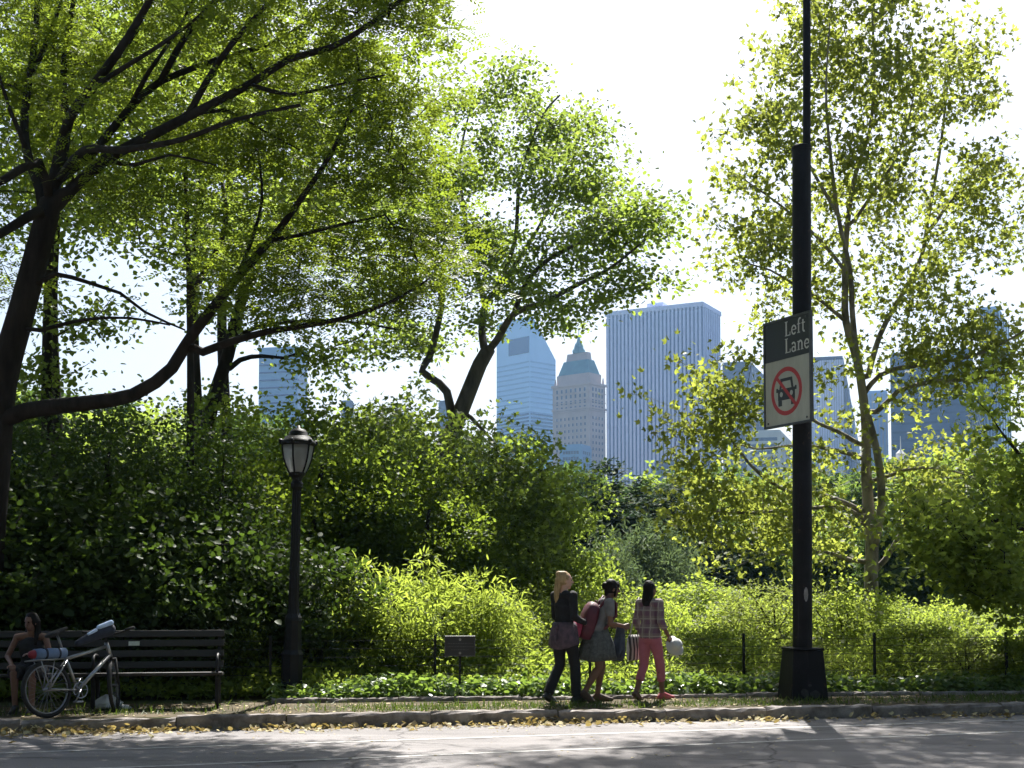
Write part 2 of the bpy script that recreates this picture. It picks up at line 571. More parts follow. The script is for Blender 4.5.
def stone_run(name, f0, w, h, z0, s0, s1, seg, mat, rng, rnd_=.02):
    mb = MB(); s = s0
    while s < s1:
        L = seg * rng.uniform(.8, 1.2); n0 = f0(s); n1 = f0(s + L)
        dz = rng.uniform(-1, 1) * rnd_ * .35; dn = rng.uniform(-1, 1) * rnd_ * .5
        r = .018 + rnd_ * .3
        prof = [(0, z0), (0, h - r), (r * .35, h - r * .3), (r, h), (w - r, h), (w, h - r), (w, z0)]
        g = .006
        rings = []
        m = 12
        for i in range(m + 1):
            t = i / m
            ss = s + g + (L - 2 * g) * t; nn = n0 + (n1 - n0) * t + dn
            e = .004 if i in (0, m) else 0
            rings.append([K(ss, nn + a + rng.uniform(-1, 1) * rnd_ * .22 + (e if a < w / 2 else -e), b + (dz - e + rng.uniform(-1, 1) * rnd_ * .22 if b > z0 + .01 else 0)) for a, b in prof])
        mb.loft(rings)
        s += L
    return mb.build(name, mat, smooth=False)
rr = random.Random(3)
kerb = stone_run('kerb', lambda s: 0.0, .16, VZ + .012, -.05, -60, 70, 1.5, M['kerb'], rr, .05); tag(kerb, kind='structure')
edging = stone_run('edging_stones', edge_n, EW, VZ + .055, VZ - .05, 3.0, 40, .8, M['kerb'], rr, .035); tag(edging, kind='structure')
edge2 = stone_run('kerb_near', lambda s: -ROADW - .16, .16, VZ + .012, -.05, -60, 70, 1.25, M['kerb'], rr, .02); tag(edge2, kind='structure')

def road_line(pa, pb, ext0, ext1, w):
    a, b = ground(*pa), ground(*pb)
    d = (b - a).normalized(); q = Vector((-d.y, d.x, 0)) * w / 2
    a = a - d * ext0; b = b + d * ext1
    mb = MB()
    vs = [p + Vector((0, 0, .004)) for p in (a - q, b - q, b + q, a + q)]
    mb.add(vs, [(0, 1, 2, 3)])
    o = mb.build('road_marking', M['paint']); tag(o, kind='structure')
road_line((256, 745), (690, 731), 8, 10, .08)
road_line((391, 757), (690, 745), 3, 12, .085)

# ---- litter in the gutter, grass on the verge, ivy bed and meadow plants (nobody could count them)
M['litter'] = leaf_mat('dry_litter', (0.20, 0.14, 0.075), (0.60, 0.53, 0.31), (0.45, 0.34, 0.10), .3, .7, .1)
rng = np.random.default_rng(11)
n = 9000
s = rng.uniform(-12, 22, n)
pile = 0.5 + 0.5 * np.sin(s * 1.7) * np.sin(s * 0.63 + 1.1) + 0.3 * np.sin(s * 4.3)
keep = rng.uniform(0, 1, n) < np.clip(0.3 + 0.8 * pile, .1, 1) * np.where(s > 6.5, .45, 1) * np.where(s > 9.5, .6, 1)
s = s[keep]; pile = pile[keep]; n = len(s)
dn = rng.exponential(.13, n)
pts = np.array([K(a, -b - .02, .012 + max(0, (.12 - b)) * rng.uniform(0, .6) * max(.2, p)) for a, b, p in zip(s, dn, pile)])
V, Q, rn = leaves(rng, pts, .06, 'broad', .55, .55)
V[:, 2] = np.maximum(V[:, 2], .003)
tag(np_mesh('dry_leaves', V, Q, M['litter'], None, rn), 'pale yellow dry leaves drifted against the kerb in the gutter', 'leaf litter', kind='stuff')
n = 900
s = rng.uniform(-10, 18, n); dn = rng.uniform(.3, 3.2, n) ** 1.3
pts = np.array([K(a, -b, .006) for a, b in zip(s, dn)])
V2, Q2, rn2 = leaves(rng, pts, .03, 'broad', .92, .4); V2[:, 2] = np.maximum(V2[:, 2], .005)
n = 1500
s = rng.uniform(-10, 18, n); dn = rng.uniform(.2, 1.6, n)
pts = np.array([K(a, b, VZ + .012) for a, b in zip(s, dn)])
V3, Q3, rn3 = leaves(rng, pts, .045, 'broad', .85, .4)
Vc = np.concatenate([V2, V3]); Qc = np.concatenate([Q2, Q3 + len(V2)])
tag(np_mesh('scattered_leaves', Vc, Qc, M['litter'], None, np.concatenate([rn2, rn3])), 'single dry leaves scattered over the road and the verge', 'leaf litter', kind='stuff')

M['grass'] = leaf_mat('verge_grass', (0.05, 0.085, 0.02), (0.10, 0.14, 0.035), (0.16, 0.24, 0.03), .35)
n = 24000
s = rng.uniform(-9, 22, n)
dens = 0.5 + 0.5 * np.sin(s * 1.1 + 2) * np.sin(s * .37)
nn = rng.uniform(.17, 1.0, n) ** .8 * np.where(s < 4, 1.9, 1.15)
k = rng.uniform(0, 1, n) < np.clip(.35 + dens * .7, 0, 1) * np.clip(1.6 - nn, .15, 1); s, nn = s[k], nn[k]
pts = np.array([K(a, b, VZ) for a, b in zip(s, nn)]); n = len(pts)
V, Q, rn = leaves(rng, pts, .075, 'blade', .05, .5, np.tile((0, 0, 2.2), (n, 1)))
tag(np_mesh('grass', V, Q, M['grass'], None, rn), 'thin patchy grass on the strip behind the kerb', 'grass', kind='stuff')

M['ivy'] = leaf_mat('ivy_leaf', (0.06, 0.11, 0.035), (0.14, 0.20, 0.07), (0.28, 0.42, 0.06), .42, .35, .4)
M['herb'] = leaf_mat('herb_leaf', (0.075, 0.12, 0.02), (0.15, 0.20, 0.04), (0.44, 0.56, 0.075), .58)
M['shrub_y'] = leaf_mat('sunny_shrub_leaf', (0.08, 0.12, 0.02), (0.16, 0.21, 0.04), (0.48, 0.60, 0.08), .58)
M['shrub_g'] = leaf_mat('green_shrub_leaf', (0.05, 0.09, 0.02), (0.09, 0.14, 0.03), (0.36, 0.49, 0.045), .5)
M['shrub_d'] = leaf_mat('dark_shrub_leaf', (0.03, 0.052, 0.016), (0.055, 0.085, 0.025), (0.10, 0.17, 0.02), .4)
M['locust'] = leaf_mat('locust_leaf', (0.05, 0.08, 0.014), (0.10, 0.14, 0.022), (0.33, 0.43, 0.035), .52)
M['plane'] = leaf_mat('plane_leaf', (0.075, 0.10, 0.022), (0.14, 0.17, 0.045), (0.46, 0.53, 0.08), .55)
M['elm'] = leaf_mat('broad_tree_leaf', (0.05, 0.08, 0.02), (0.10, 0.14, 0.035), (0.38, 0.51, 0.07), .52)
M['conifer'] = leaf_mat('evergreen_leaf', (0.02, 0.04, 0.018), (0.04, 0.065, 0.03), (0.05, 0.09, 0.03), .25, .8, .08)
M['willow'] = leaf_mat('grey_green_leaf', (0.07, 0.10, 0.055), (0.11, 0.145, 0.075), (0.17, 0.24, 0.09), .4, .7, .1)
M['far'] = leaf_mat('far_leaf', (0.045, 0.08, 0.022), (0.09, 0.13, 0.035), (0.16, 0.26, 0.05), .4, .7, .1)
M['olive'] = leaf_mat('olive_leaf', (0.075, 0.095, 0.025), (0.14, 0.16, 0.05), (0.36, 0.44, 0.08), .5)
M['bark_d'] = bark_mat('dark_bark', (0.034, 0.028, 0.024), (0.014, 0.0115, 0.010))
M['bark_g'] = bark_mat('grey_bark', (0.10, 0.086, 0.075), (0.042, 0.035, 0.031))
M['bark_p'] = pbr('plane_bark', (0.27, 0.24, 0.19), (0.12, 0.107, 0.085), 4, .85, .5, 14, stretch=(1, 1, .45), spec=.15, lo=.42, hi=.55)

# ivy strip just behind the edging stones
n = 15000
s = rng.uniform(3.0, 26, n); b = rng.uniform(0.02, .75, n)
hz = (.10 + .13 * (np.sin(s * 2.3) * np.sin(s * .9 + 1) * .5 + .5) + .08 * np.sin(s * 7.1 + b * 6) ** 2) * np.clip(b * 6, .45, 1)
pts = np.array([K(a, edge_n(a) + EW + c, VZ + h) for a, c, h in zip(s, b, hz * rng.uniform(.25, 1.15, n))])
od = np.tile(np.array((-KN.x, -KN.y, -.25)) * .9, (n, 1))
V, Q, rn = leaves(rng, pts, .085, 'broad', .55, .35, od)
tag(np_mesh('ivy_bed', V, Q, M['ivy'], None, rn), 'low glossy ivy leaves along the stone edging', 'ground cover', kind='stuff')
# meadow plants behind it
def meadow(n, b0, b1, h0, h1, size, seed, kind='lance', s0=-2, s1=30, mat='herb'):
    rng = np.random.default_rng(seed)
    s = rng.uniform(s0, s1, n); b = b0 + (b1 - b0) * rng.uniform(0, 1, n) ** 1.1
    cl = .5 + .5 * np.sin(s * 1.9 + b * 1.3) * np.sin(s * .71 - b * .9)
    h = (h0 + (h1 - h0) * cl) * rng.uniform(.25, 1.1, n) * (1 + .05 * np.minimum(b, 5)) * np.clip(.3 + (b - .55) * .55, .3, 1) * np.where(b > 3, .72 + .5 * np.sin(s * .83 + seed) * np.sin(b * .61 + s * .21), 1.0)
    pts = np.array([K(a, max(1.2, edge_n(a)) + EW + c, VZ + z) for a, c, z in zip(s, b, h)])
    V, Q, rn = leaves(rng, pts, size, kind, .45, .4, None, np.repeat(cl, 1), -.3)
    return V, Q, rn
def meadow_obj(sets, mat, label):
    Vs, Qs, rs, o = [], [], [], 0
    for V, Q, r in sets: Vs.append(V); Qs.append(Q + o); rs.append(r); o += len(V)
    tag(np_mesh('meadow_plants', np.concatenate(Vs), np.concatenate(Qs), M[mat], None, np.concatenate(rs)), label, 'ground cover', kind='stuff')
meadow_obj([meadow(40000, .6, 4.0, .25, .66, .095, 21), meadow(12000, .6, 2.2, .35, .6, .075, 22, 'broad', -4, 8)], 'herb', 'knee-high bright green plants crowding behind the low fence')
meadow_obj([meadow(34000, 4.0, 34.0, .35, .9, .14, 23, 'lance', -6, 60), meadow(14000, 10.0, 60.0, .3, 1.0, .28, 24, 'tuft', -10, 80)], 'herb', 'tall weedy meadow stretching away behind the first plants')
meadow_obj([meadow(36000, 3.0, 34.0, .35, 1.0, .10, 25, 'broad', -6, 60)], 'olive', 'olive-tinted weeds mixed through the meadow behind the fence')
# ================================================================== BUILDINGS
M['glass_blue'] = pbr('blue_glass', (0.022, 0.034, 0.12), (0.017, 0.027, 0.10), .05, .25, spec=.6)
M['alu'] = pbr('sky_tinted_aluminium', (0.36, 0.56, 0.80), (0.31, 0.50, 0.74), .03, .5)  # blue of the reflected sky is put into the base colour
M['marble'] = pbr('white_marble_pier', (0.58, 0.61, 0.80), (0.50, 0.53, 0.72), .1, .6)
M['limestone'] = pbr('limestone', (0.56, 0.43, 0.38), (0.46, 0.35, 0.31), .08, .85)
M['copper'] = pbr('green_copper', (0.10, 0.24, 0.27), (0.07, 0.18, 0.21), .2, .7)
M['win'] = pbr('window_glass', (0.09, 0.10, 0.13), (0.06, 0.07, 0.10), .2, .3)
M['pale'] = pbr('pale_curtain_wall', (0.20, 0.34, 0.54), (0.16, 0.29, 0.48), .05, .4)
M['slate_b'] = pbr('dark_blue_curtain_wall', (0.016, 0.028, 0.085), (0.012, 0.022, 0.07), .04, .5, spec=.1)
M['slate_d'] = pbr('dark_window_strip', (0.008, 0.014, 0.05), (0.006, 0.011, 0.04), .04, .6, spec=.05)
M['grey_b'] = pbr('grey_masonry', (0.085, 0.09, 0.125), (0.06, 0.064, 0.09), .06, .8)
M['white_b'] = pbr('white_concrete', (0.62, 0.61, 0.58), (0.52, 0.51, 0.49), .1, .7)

class Bld:
    def __init__(s, name, label, pxl, pxc, pxr, top, d, yaw, group=None, base=0.0, walls=None, z1=None):
        """near corner at pixel column pxc, left face back to pxl, right face back to pxr"""
        a = R(yaw)
        s.L = Vector((-math.cos(a), math.sin(a), 0)); s.Rr = Vector((math.sin(a), math.cos(a), 0))
        s.c = Vector(((pxc - 512) / F * d, d, 0))
        def hit(px, D):
            u = (px - 512) / F
            return (u * d - s.c.x) / (D.x - u * D.y)
        s.wl = abs(hit(pxl, s.L)); s.wr = abs(hit(pxr, s.Rr)) if pxr != pxc else s.wl
        s.h = at(pxc, top, d).z if z1 is None else z1
        s.root = thing(name, label, 'building', (s.c.x, s.c.y, base), 0, group)
        s.base = base
    def block(s, name, mat, z0, z1, inset=0.0, taper=0.0, parent=None):
        o = s.c + (s.L + s.Rr) * inset
        wl, wr = s.wl - 2 * inset, s.wr - 2 * inset
        mb = MB(); t = taper
        q = lambda i, z: [o + s.L * i + s.Rr * i + Vector((0, 0, z)), o + s.Rr * (wr - i) + s.L * i + Vector((0, 0, z)), o + s.L * (wl - i) + s.Rr * (wr - i) + Vector((0, 0, z)), o + s.L * (wl - i) + s.Rr * i + Vector((0, 0, z))]
        mb.loft([q(0, z0), q(t, z1)])
        ob = mb.build(name, mat, s.root if parent is None else None, world=False)
        off = Vector(s.root.location)
        ob.data.transform(Matrix.Translation(-off))
        if parent is not None: ob.parent = parent
        return ob
    def faces(s, inset=0.0):
        o = s.c + (s.L + s.Rr) * inset
        yield o, s.L, -s.Rr, s.wl - 2 * inset
        yield o, s.Rr, -s.L, s.wr - 2 * inset
    def strips(s, name, mat, n, z0, z1, w, depth, vertical=True, parent=None, which=(0, 1), nr=None, inset=0.0, m0=0.0):
        """ribs (vertical) or bands (horizontal), one mesh"""
        mb = MB()
        for k, (o, D, N, W) in enumerate(s.faces(inset)):
            if k not in which: continue
            cnt = n if k == 0 or nr is None else nr
            rot = Matrix((D, N, Vector((0, 0, 1)))).transposed()
            for i in range(cnt):
                if vertical:
                    c = o + D * (m0 + (W - 2 * m0) * (i + .5) / cnt) + N * (depth / 2) + Vector((0, 0, (z0 + z1) / 2))
                    mb.box(c, (w, depth, z1 - z0), rot)
                    if n <= 14:
                        ob = mb.build('pier', mat, s.root); ob.data.transform(Matrix.Translation(-Vector(s.root.location))); mb = MB()
                else:
                    z = z0 + (z1 - z0) * (i + .5) / cnt
                    mb.box(o + D * (W / 2) + N * (depth / 2) + Vector((0, 0, z)), (W - 2 * m0, depth, w), rot)
        if not mb.v: return None
        ob = mb.build(name, mat, s.root)
        ob.data.transform(Matrix.Translation(-Vector(s.root.location)))
        return ob
    def grid(s, nx, nz, z0, z1, w, h, mat, depth=.25, which=(0, 1), nr=None, cap=96, m0=2.0, inset=0.0):
        """windows: the upper, visible ones as parts, the rest as one part"""
        spots = []
        for k, (o, D, N, W) in enumerate(s.faces(inset)):
            if k not in which: continue
            cnt = nx if k == 0 or nr is None else nr
            rot = Matrix((D, N, Vector((0, 0, 1)))).transposed()
            for j in range(nz):
                z = z1 - (z1 - z0) * (j + .5) / nz
                for i in range(cnt):
                    spots.append((j, o + D * (m0 + (W - 2 * m0) * (i + .5) / cnt) + N * (depth / 2 - .1) + Vector((0, 0, z)), rot, k))
        spots.sort(key=lambda q: q[0])
        protos = {}
        for j, c, rot, k in spots[:cap]:
            if k not in protos:
                mb = MB(); mb.box((0, 0, 0), (w, depth, h), rot)
                ob = mb.build('window', mat, s.root); protos[k] = ob
            else:
                ob = protos[k].copy(); C.objects.link(ob); ob.parent = s.root
            ob.location = c - Vector(s.root.location)
        rest = spots[cap:]
        if rest:
            mb = MB()
            for j, c, rot, k in rest: mb.box(c, (w, depth, h), rot)
            ob = mb.build('windows_lower', mat, s.root); ob.name = 'lower_windows'
            ob.data.transform(Matrix.Translation(-Vector(s.root.location)))
            ob['kind'] = 'stuff'

# broad striped slab tower
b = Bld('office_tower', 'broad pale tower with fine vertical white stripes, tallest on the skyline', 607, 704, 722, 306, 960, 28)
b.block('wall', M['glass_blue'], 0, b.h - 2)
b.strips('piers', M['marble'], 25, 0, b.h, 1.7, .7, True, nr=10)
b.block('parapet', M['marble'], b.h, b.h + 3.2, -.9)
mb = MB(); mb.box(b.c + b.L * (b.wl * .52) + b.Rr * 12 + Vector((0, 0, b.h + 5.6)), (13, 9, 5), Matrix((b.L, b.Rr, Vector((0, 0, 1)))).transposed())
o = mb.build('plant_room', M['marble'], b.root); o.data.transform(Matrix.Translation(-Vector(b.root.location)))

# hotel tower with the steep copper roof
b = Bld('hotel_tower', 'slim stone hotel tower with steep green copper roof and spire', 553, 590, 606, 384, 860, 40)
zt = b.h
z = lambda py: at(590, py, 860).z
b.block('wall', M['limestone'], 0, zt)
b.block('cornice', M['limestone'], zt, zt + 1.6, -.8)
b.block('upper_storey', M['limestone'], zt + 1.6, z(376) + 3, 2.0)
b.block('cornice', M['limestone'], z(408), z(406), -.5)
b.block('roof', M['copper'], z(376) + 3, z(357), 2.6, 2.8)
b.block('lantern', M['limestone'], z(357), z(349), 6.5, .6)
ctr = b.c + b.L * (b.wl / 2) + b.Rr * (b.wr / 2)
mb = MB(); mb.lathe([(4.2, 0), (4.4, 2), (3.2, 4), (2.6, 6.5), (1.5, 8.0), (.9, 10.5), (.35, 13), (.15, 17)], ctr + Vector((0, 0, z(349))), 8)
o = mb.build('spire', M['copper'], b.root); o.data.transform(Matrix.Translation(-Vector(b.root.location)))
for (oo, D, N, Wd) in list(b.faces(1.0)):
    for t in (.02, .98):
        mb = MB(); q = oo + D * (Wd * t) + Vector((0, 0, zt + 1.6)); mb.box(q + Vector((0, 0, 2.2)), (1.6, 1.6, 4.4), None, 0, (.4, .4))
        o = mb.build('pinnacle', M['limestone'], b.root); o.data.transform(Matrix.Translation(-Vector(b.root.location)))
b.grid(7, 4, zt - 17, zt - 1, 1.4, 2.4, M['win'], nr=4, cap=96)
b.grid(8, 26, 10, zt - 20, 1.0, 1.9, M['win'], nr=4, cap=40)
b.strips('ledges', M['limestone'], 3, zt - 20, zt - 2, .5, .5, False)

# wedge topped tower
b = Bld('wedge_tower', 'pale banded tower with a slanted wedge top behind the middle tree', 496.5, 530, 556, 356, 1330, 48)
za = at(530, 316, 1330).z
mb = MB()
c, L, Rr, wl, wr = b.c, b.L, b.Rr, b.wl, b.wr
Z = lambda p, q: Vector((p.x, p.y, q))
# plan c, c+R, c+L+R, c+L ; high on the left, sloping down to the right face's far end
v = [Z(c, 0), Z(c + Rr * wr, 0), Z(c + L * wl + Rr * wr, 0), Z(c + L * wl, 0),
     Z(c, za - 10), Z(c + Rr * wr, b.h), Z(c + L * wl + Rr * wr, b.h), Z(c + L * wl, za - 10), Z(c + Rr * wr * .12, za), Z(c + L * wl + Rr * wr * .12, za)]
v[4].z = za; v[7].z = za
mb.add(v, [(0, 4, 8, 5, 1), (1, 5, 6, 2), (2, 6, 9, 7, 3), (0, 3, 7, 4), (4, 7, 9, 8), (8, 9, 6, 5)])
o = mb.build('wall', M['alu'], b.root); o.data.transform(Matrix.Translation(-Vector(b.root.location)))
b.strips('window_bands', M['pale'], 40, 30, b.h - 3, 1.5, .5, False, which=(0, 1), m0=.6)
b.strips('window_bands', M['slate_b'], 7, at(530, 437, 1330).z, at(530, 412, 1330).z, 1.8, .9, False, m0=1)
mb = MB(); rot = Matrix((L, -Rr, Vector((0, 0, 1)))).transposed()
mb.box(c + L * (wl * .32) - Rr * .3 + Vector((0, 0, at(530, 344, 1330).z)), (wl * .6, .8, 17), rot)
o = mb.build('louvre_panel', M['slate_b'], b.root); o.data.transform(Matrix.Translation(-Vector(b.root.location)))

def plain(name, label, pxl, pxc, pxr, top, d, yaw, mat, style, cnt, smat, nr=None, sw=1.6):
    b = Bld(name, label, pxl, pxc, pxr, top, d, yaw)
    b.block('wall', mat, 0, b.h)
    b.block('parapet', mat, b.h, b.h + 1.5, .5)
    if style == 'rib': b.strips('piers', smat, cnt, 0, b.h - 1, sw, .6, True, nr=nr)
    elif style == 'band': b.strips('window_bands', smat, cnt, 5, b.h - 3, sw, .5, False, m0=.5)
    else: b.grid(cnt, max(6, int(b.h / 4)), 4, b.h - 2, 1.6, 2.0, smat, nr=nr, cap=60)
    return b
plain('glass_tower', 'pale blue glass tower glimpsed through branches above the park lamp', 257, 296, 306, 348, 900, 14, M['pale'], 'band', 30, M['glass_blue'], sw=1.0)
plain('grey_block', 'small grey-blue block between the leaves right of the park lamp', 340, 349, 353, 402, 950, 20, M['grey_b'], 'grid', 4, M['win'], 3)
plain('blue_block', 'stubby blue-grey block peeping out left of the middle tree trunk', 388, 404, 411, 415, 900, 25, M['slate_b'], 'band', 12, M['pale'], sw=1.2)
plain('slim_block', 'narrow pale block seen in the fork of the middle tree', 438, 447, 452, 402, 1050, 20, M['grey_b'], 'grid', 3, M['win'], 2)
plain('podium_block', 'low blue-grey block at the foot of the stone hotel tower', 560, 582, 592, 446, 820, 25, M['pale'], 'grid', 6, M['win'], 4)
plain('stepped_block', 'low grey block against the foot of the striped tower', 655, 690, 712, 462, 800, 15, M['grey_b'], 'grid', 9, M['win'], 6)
plain('park_block', 'mid-height grey block just right of the striped tower', 724, 752, 768, 363, 880, 20, M['grey_b'], 'grid', 9, M['win'], 5)
plain('pale_block', 'pale low block behind the sign pole at tree height', 748, 782, 795, 432, 760, 18, M['white_b'], 'grid', 10, M['win'], 4)
plain('ribbed_tower', 'pale ribbed tower just right of the no-cars sign', 812, 846, 862, 358, 820, 16, M['grey_b'], 'rib', 14, M['marble'], 7, 1.3)
plain('dark_tower', 'broad dark blue slab tower behind the right-hand plane tree', 893, 974, 990, 350, 800, 22, M['slate_b'], 'band', 26, M['slate_d'], sw=1.4)
plain('column_tower', 'tall slim pale tower behind the dark blue slab', 984, 1004, 1014, 308, 860, 26, M['alu'], 'rib', 6, M['glass_blue'], 4, 1.2)
plain('white_slab', 'narrow white slab standing left of the dark blue tower', 866, 890, 896, 392, 1000, 14, M['alu'], 'rib', 7, M['white_b'], 3, 1.2)
b = Bld('pavilion', 'low white flat-roofed building under the dark blue tower', 893, 948, 962, 458, 420, 14)
b.block('wall', M['white_b'], 0, b.h - 1.2); b.block('roof', M['white_b'], b.h - 1.2, b.h, -1.2); b.strips('window_bands', M['win'], 2, 3, b.h - 2, 1.6, .3, False, m0=.8)
mb = MB(); mb.lathe([(1.6, 0), (1.6, 2.2), (.2, 3.6), (.1, 8)], b.c + b.L * 14 + b.Rr * 4 + Vector((0, 0, b.h)), 8)
o = mb.build('roof_vent', M['white_b'], b.root); o.data.transform(Matrix.Translation(-Vector(b.root.location)))
# ================================================================== TREES
rngT = np.random.default_rng(77)
def L_(d, *pp):                       # pixel polyline; points are (px, py) or (px, py, d)
    return [at(p[0], p[1], p[2] if len(p) > 2 else d) for p in pp]

# --- the big dark locust on the left, its low limb reaching right
base = Vector((at(-22, 600, 18).x, 18.0, VZ))
D1 = 18.0
limbs = [
    ([base, at(-14, 560, 18), at(-6, 470, 18), at(2, 385, 18), at(22, 310, 18), at(38, 250, 18), at(50, 205, 18)], .26, .165),
    (L_(18, (-6, 425), (25, 411, 17.9), (70, 405, 17.7), (133, 395, 17.5), (172, 368, 17.4), (186, 345, 17.4), (195, 331, 17.3), (237, 278, 17.1), (271, 240, 17), (301, 199, 16.8), (331, 154, 16.5), (352, 110, 16.2)), .125, .02),
    (L_(17.4, (184, 357), (203, 352), (233, 341, 17.2), (270, 331, 17), (297, 327, 16.8), (345, 318, 16.5), (395, 300, 16.2), (430, 278, 16.4)), .06, .012),
    (L_(18, (50, 210), (70, 191), (105, 160, 17.7), (156, 133, 17.4), (187, 117, 17.2), (250, 84, 16.9), (289, 59, 16.7), (332, 47, 16.4), (381, 16, 16), (430, -25, 15.6)), .085, .02),
    (L_(18, (50, 205), (58, 180), (90, 156, 18.2), (129, 109, 18.4), (160, 82, 18.6), (219, 59, 18.8), (281, 39, 19), (340, -5, 19.2)), .07, .02),
    (L_(18, (50, 206), (55, 176), (70, 117, 17.6), (92, 88, 17.3), (129, 36, 17), (160, -20, 16.6), (190, -90, 16)), .085, .03),
    (L_(18, (46, 218), (40, 190), (27, 152, 18.3), (25, 110, 18.6), (35, 40, 18.9), (40, -60, 19)), .08, .03),
    (L_(18, (50, 205), (39, 162, 17.5), (0, 182, 17), (-60, 200, 16.5)), .07, .03),
    (L_(18, (46, 216), (39, 211, 17.8), (0, 234, 17.2), (-50, 262, 16.8)), .08, .03),
    (L_(18, (54, 190), (66, 140, 18.4), (64, 60, 18.9), (80, -30, 19.3)), .08, .03),
    (L_(18, (60, 178), (84, 150, 17.2), (122, 150, 16.5), (180, 140, 15.9), (235, 120, 15.4), (300, 105, 15)), .06, .02),
    (L_(17.8, (30, 281), (55, 274), (90, 283, 18), (120, 293, 18), (145, 312, 18), (185, 330, 18)), .035, .012),
    (L_(17.8, (25, 335), (60, 325), (90, 319, 17.6), (130, 318, 17.3), (170, 325, 17.1)), .03, .012),
    (L_(17.4, (92, 88, 17.3), (120, 70, 17), (160, 45, 16.6), (200, 15, 16.2), (240, -30, 16)), .04, .012),
    (L_(17.2, (129, 109, 18.4), (150, 70, 18.2), (178, 30, 18), (200, -15, 17.6)), .04, .012),
    (L_(17, (250, 84, 16.9), (290, 95, 16.6), (335, 85, 16.3), (385, 75, 16)), .03, .01),
    (L_(17.3, (187, 117, 17.2), (225, 110, 17.6), (262, 130, 18), (300, 150, 18)), .03, .01),
    (L_(17.2, (237, 278, 17.1), (250, 245, 17.4), (262, 200, 17.8), (258, 150, 18)), .035, .012),
    (L_(17.2, (271, 240, 17), (300, 235, 16.8), (340, 225, 16.6), (385, 215, 16.6)), .03, .01),
    (L_(18, (28, 150, 18.3), (10, 110, 18.2), (-5, 60, 18)), .04, .015), (L_(18, (35, 70, 18.8), (55, 20, 18.6), (75, -40, 18.4)), .04, .015),
    (L_(17.6, (105, 160, 17.7), (135, 165, 17.4), (170, 155, 17.2), (215, 165, 17)), .03, .01),
    (L_(17.5, (160, 82, 18.6), (190, 30, 18.2), (235, -20, 17.8), (280, -80, 17)), .05, .02),
    (L_(17.2, (187, 117, 17.2), (220, 60, 17), (262, 10, 16.6), (330, -60, 16)), .05, .02),
]
att = px_blobs(rngT, [
    (70, 30, 19, 110, 80, 1.6, 125), (200, 40, 19, 120, 80, 1.8, 130), (330, 55, 17.6, 100, 75, 1.8, 90), (400, 20, 16.6, 60, 55, 1.4, 36),
    (290, 170, 18.4, 110, 70, 1.7, 80), (370, 150, 17, 60, 80, 1.4, 54), (330, 250, 17.2, 90, 55, 1.4, 62), (240, 230, 18.4, 80, 50, 1.4, 34),
    (300, 300, 16.8, 75, 30, 1.1, 32), (415, 252, 16.8, 42, 28, 1.0, 26), (380, 310, 16.4, 50, 22, 1, 15), (20, 140, 19.2, 50, 80, 1.6, 55),
    (150, 140, 19.4, 90, 50, 1.6, 70), (130, 215, 19, 70, 40, 1.4, 26), (-60, 250, 18, 60, 140, 2, 45),
    (40, -120, 18, 160, 90, 3, 90), (240, -110, 18, 150, 80, 3, 100), (380, -130, 17.6, 120, 70, 2.4, 80), (330, -230, 19, 170, 60, 2.5, 70), (-150, 0, 18, 110, 150, 3, 90),
    (250, 20, 15.6, 90, 60, 1.0, 26), (80, 110, 16.2, 50, 50, .8, 8), (330, 120, 15.6, 60, 40, .8, 14)])
tree('locust_tree', 'huge dark locust tree with spreading black limbs overhanging the bench', base, limbs, att, 'spray', .165, 19, .24, M['locust'], M['bark_d'], 5,
     up=.62, tip=.0045, ex=2.55, wob=.10, droop=.15, zflat=.38)

def straight_tree(name, label, px, py_top, d, r, lean, blobs, lk, ls, nl, sig, lm, bm, seed, extra=(), **kw):
    b = Vector((at(px, 590, d).x, d, VZ))
    P = [b] + [at(px + lean * t + math.sin(seed + 5 * t) * 2.5, 560 + (py_top - 560) * t, d) for t in (.05, .2, .4, .6, .8, 1.0)]
    limbs = [(P, r, r * .4)] + list(extra)
    return tree(name, label, b, limbs, px_blobs(np.random.default_rng(seed), blobs), lk, ls, nl, sig, lm, bm, seed, **kw)

straight_tree('slender_tree', 'thin straight dark tree close behind the huge locust trunk', 47, 60, 23, .13, 6,
    [(60, 200, 23, 70, 60, 1.6, 30), (70, 90, 23, 90, 80, 2, 70), (90, 330, 23, 70, 30, 1.2, 20), (20, -40, 23, 130, 100, 2.5, 70), (30, 380, 23, 60, 25, 1.3, 18)], 'broad', .10, 34, .28, M['elm'], M['bark_d'], 9)
straight_tree('slender_tree', 'straight slim dark trunk rising through the leaves left of the park lamp', 190, 70, 22, .085, -5,
    [(190, 120, 22, 80, 70, 2, 50), (150, 250, 22, 80, 60, 1.8, 30), (240, 200, 22.5, 70, 60, 1.8, 34), (180, 20, 22, 120, 70, 2.4, 70), (120, 190, 22, 50, 50, 1.4, 20)], 'broad', .09, 34, .27, M['elm'], M['bark_d'], 12,
    extra=[(L_(22, (190, 300), (205, 270), (222, 240), (226, 205), (222, 180)), .06, .03)])
b = Vector((at(200, 590, 26).x, 26, VZ))
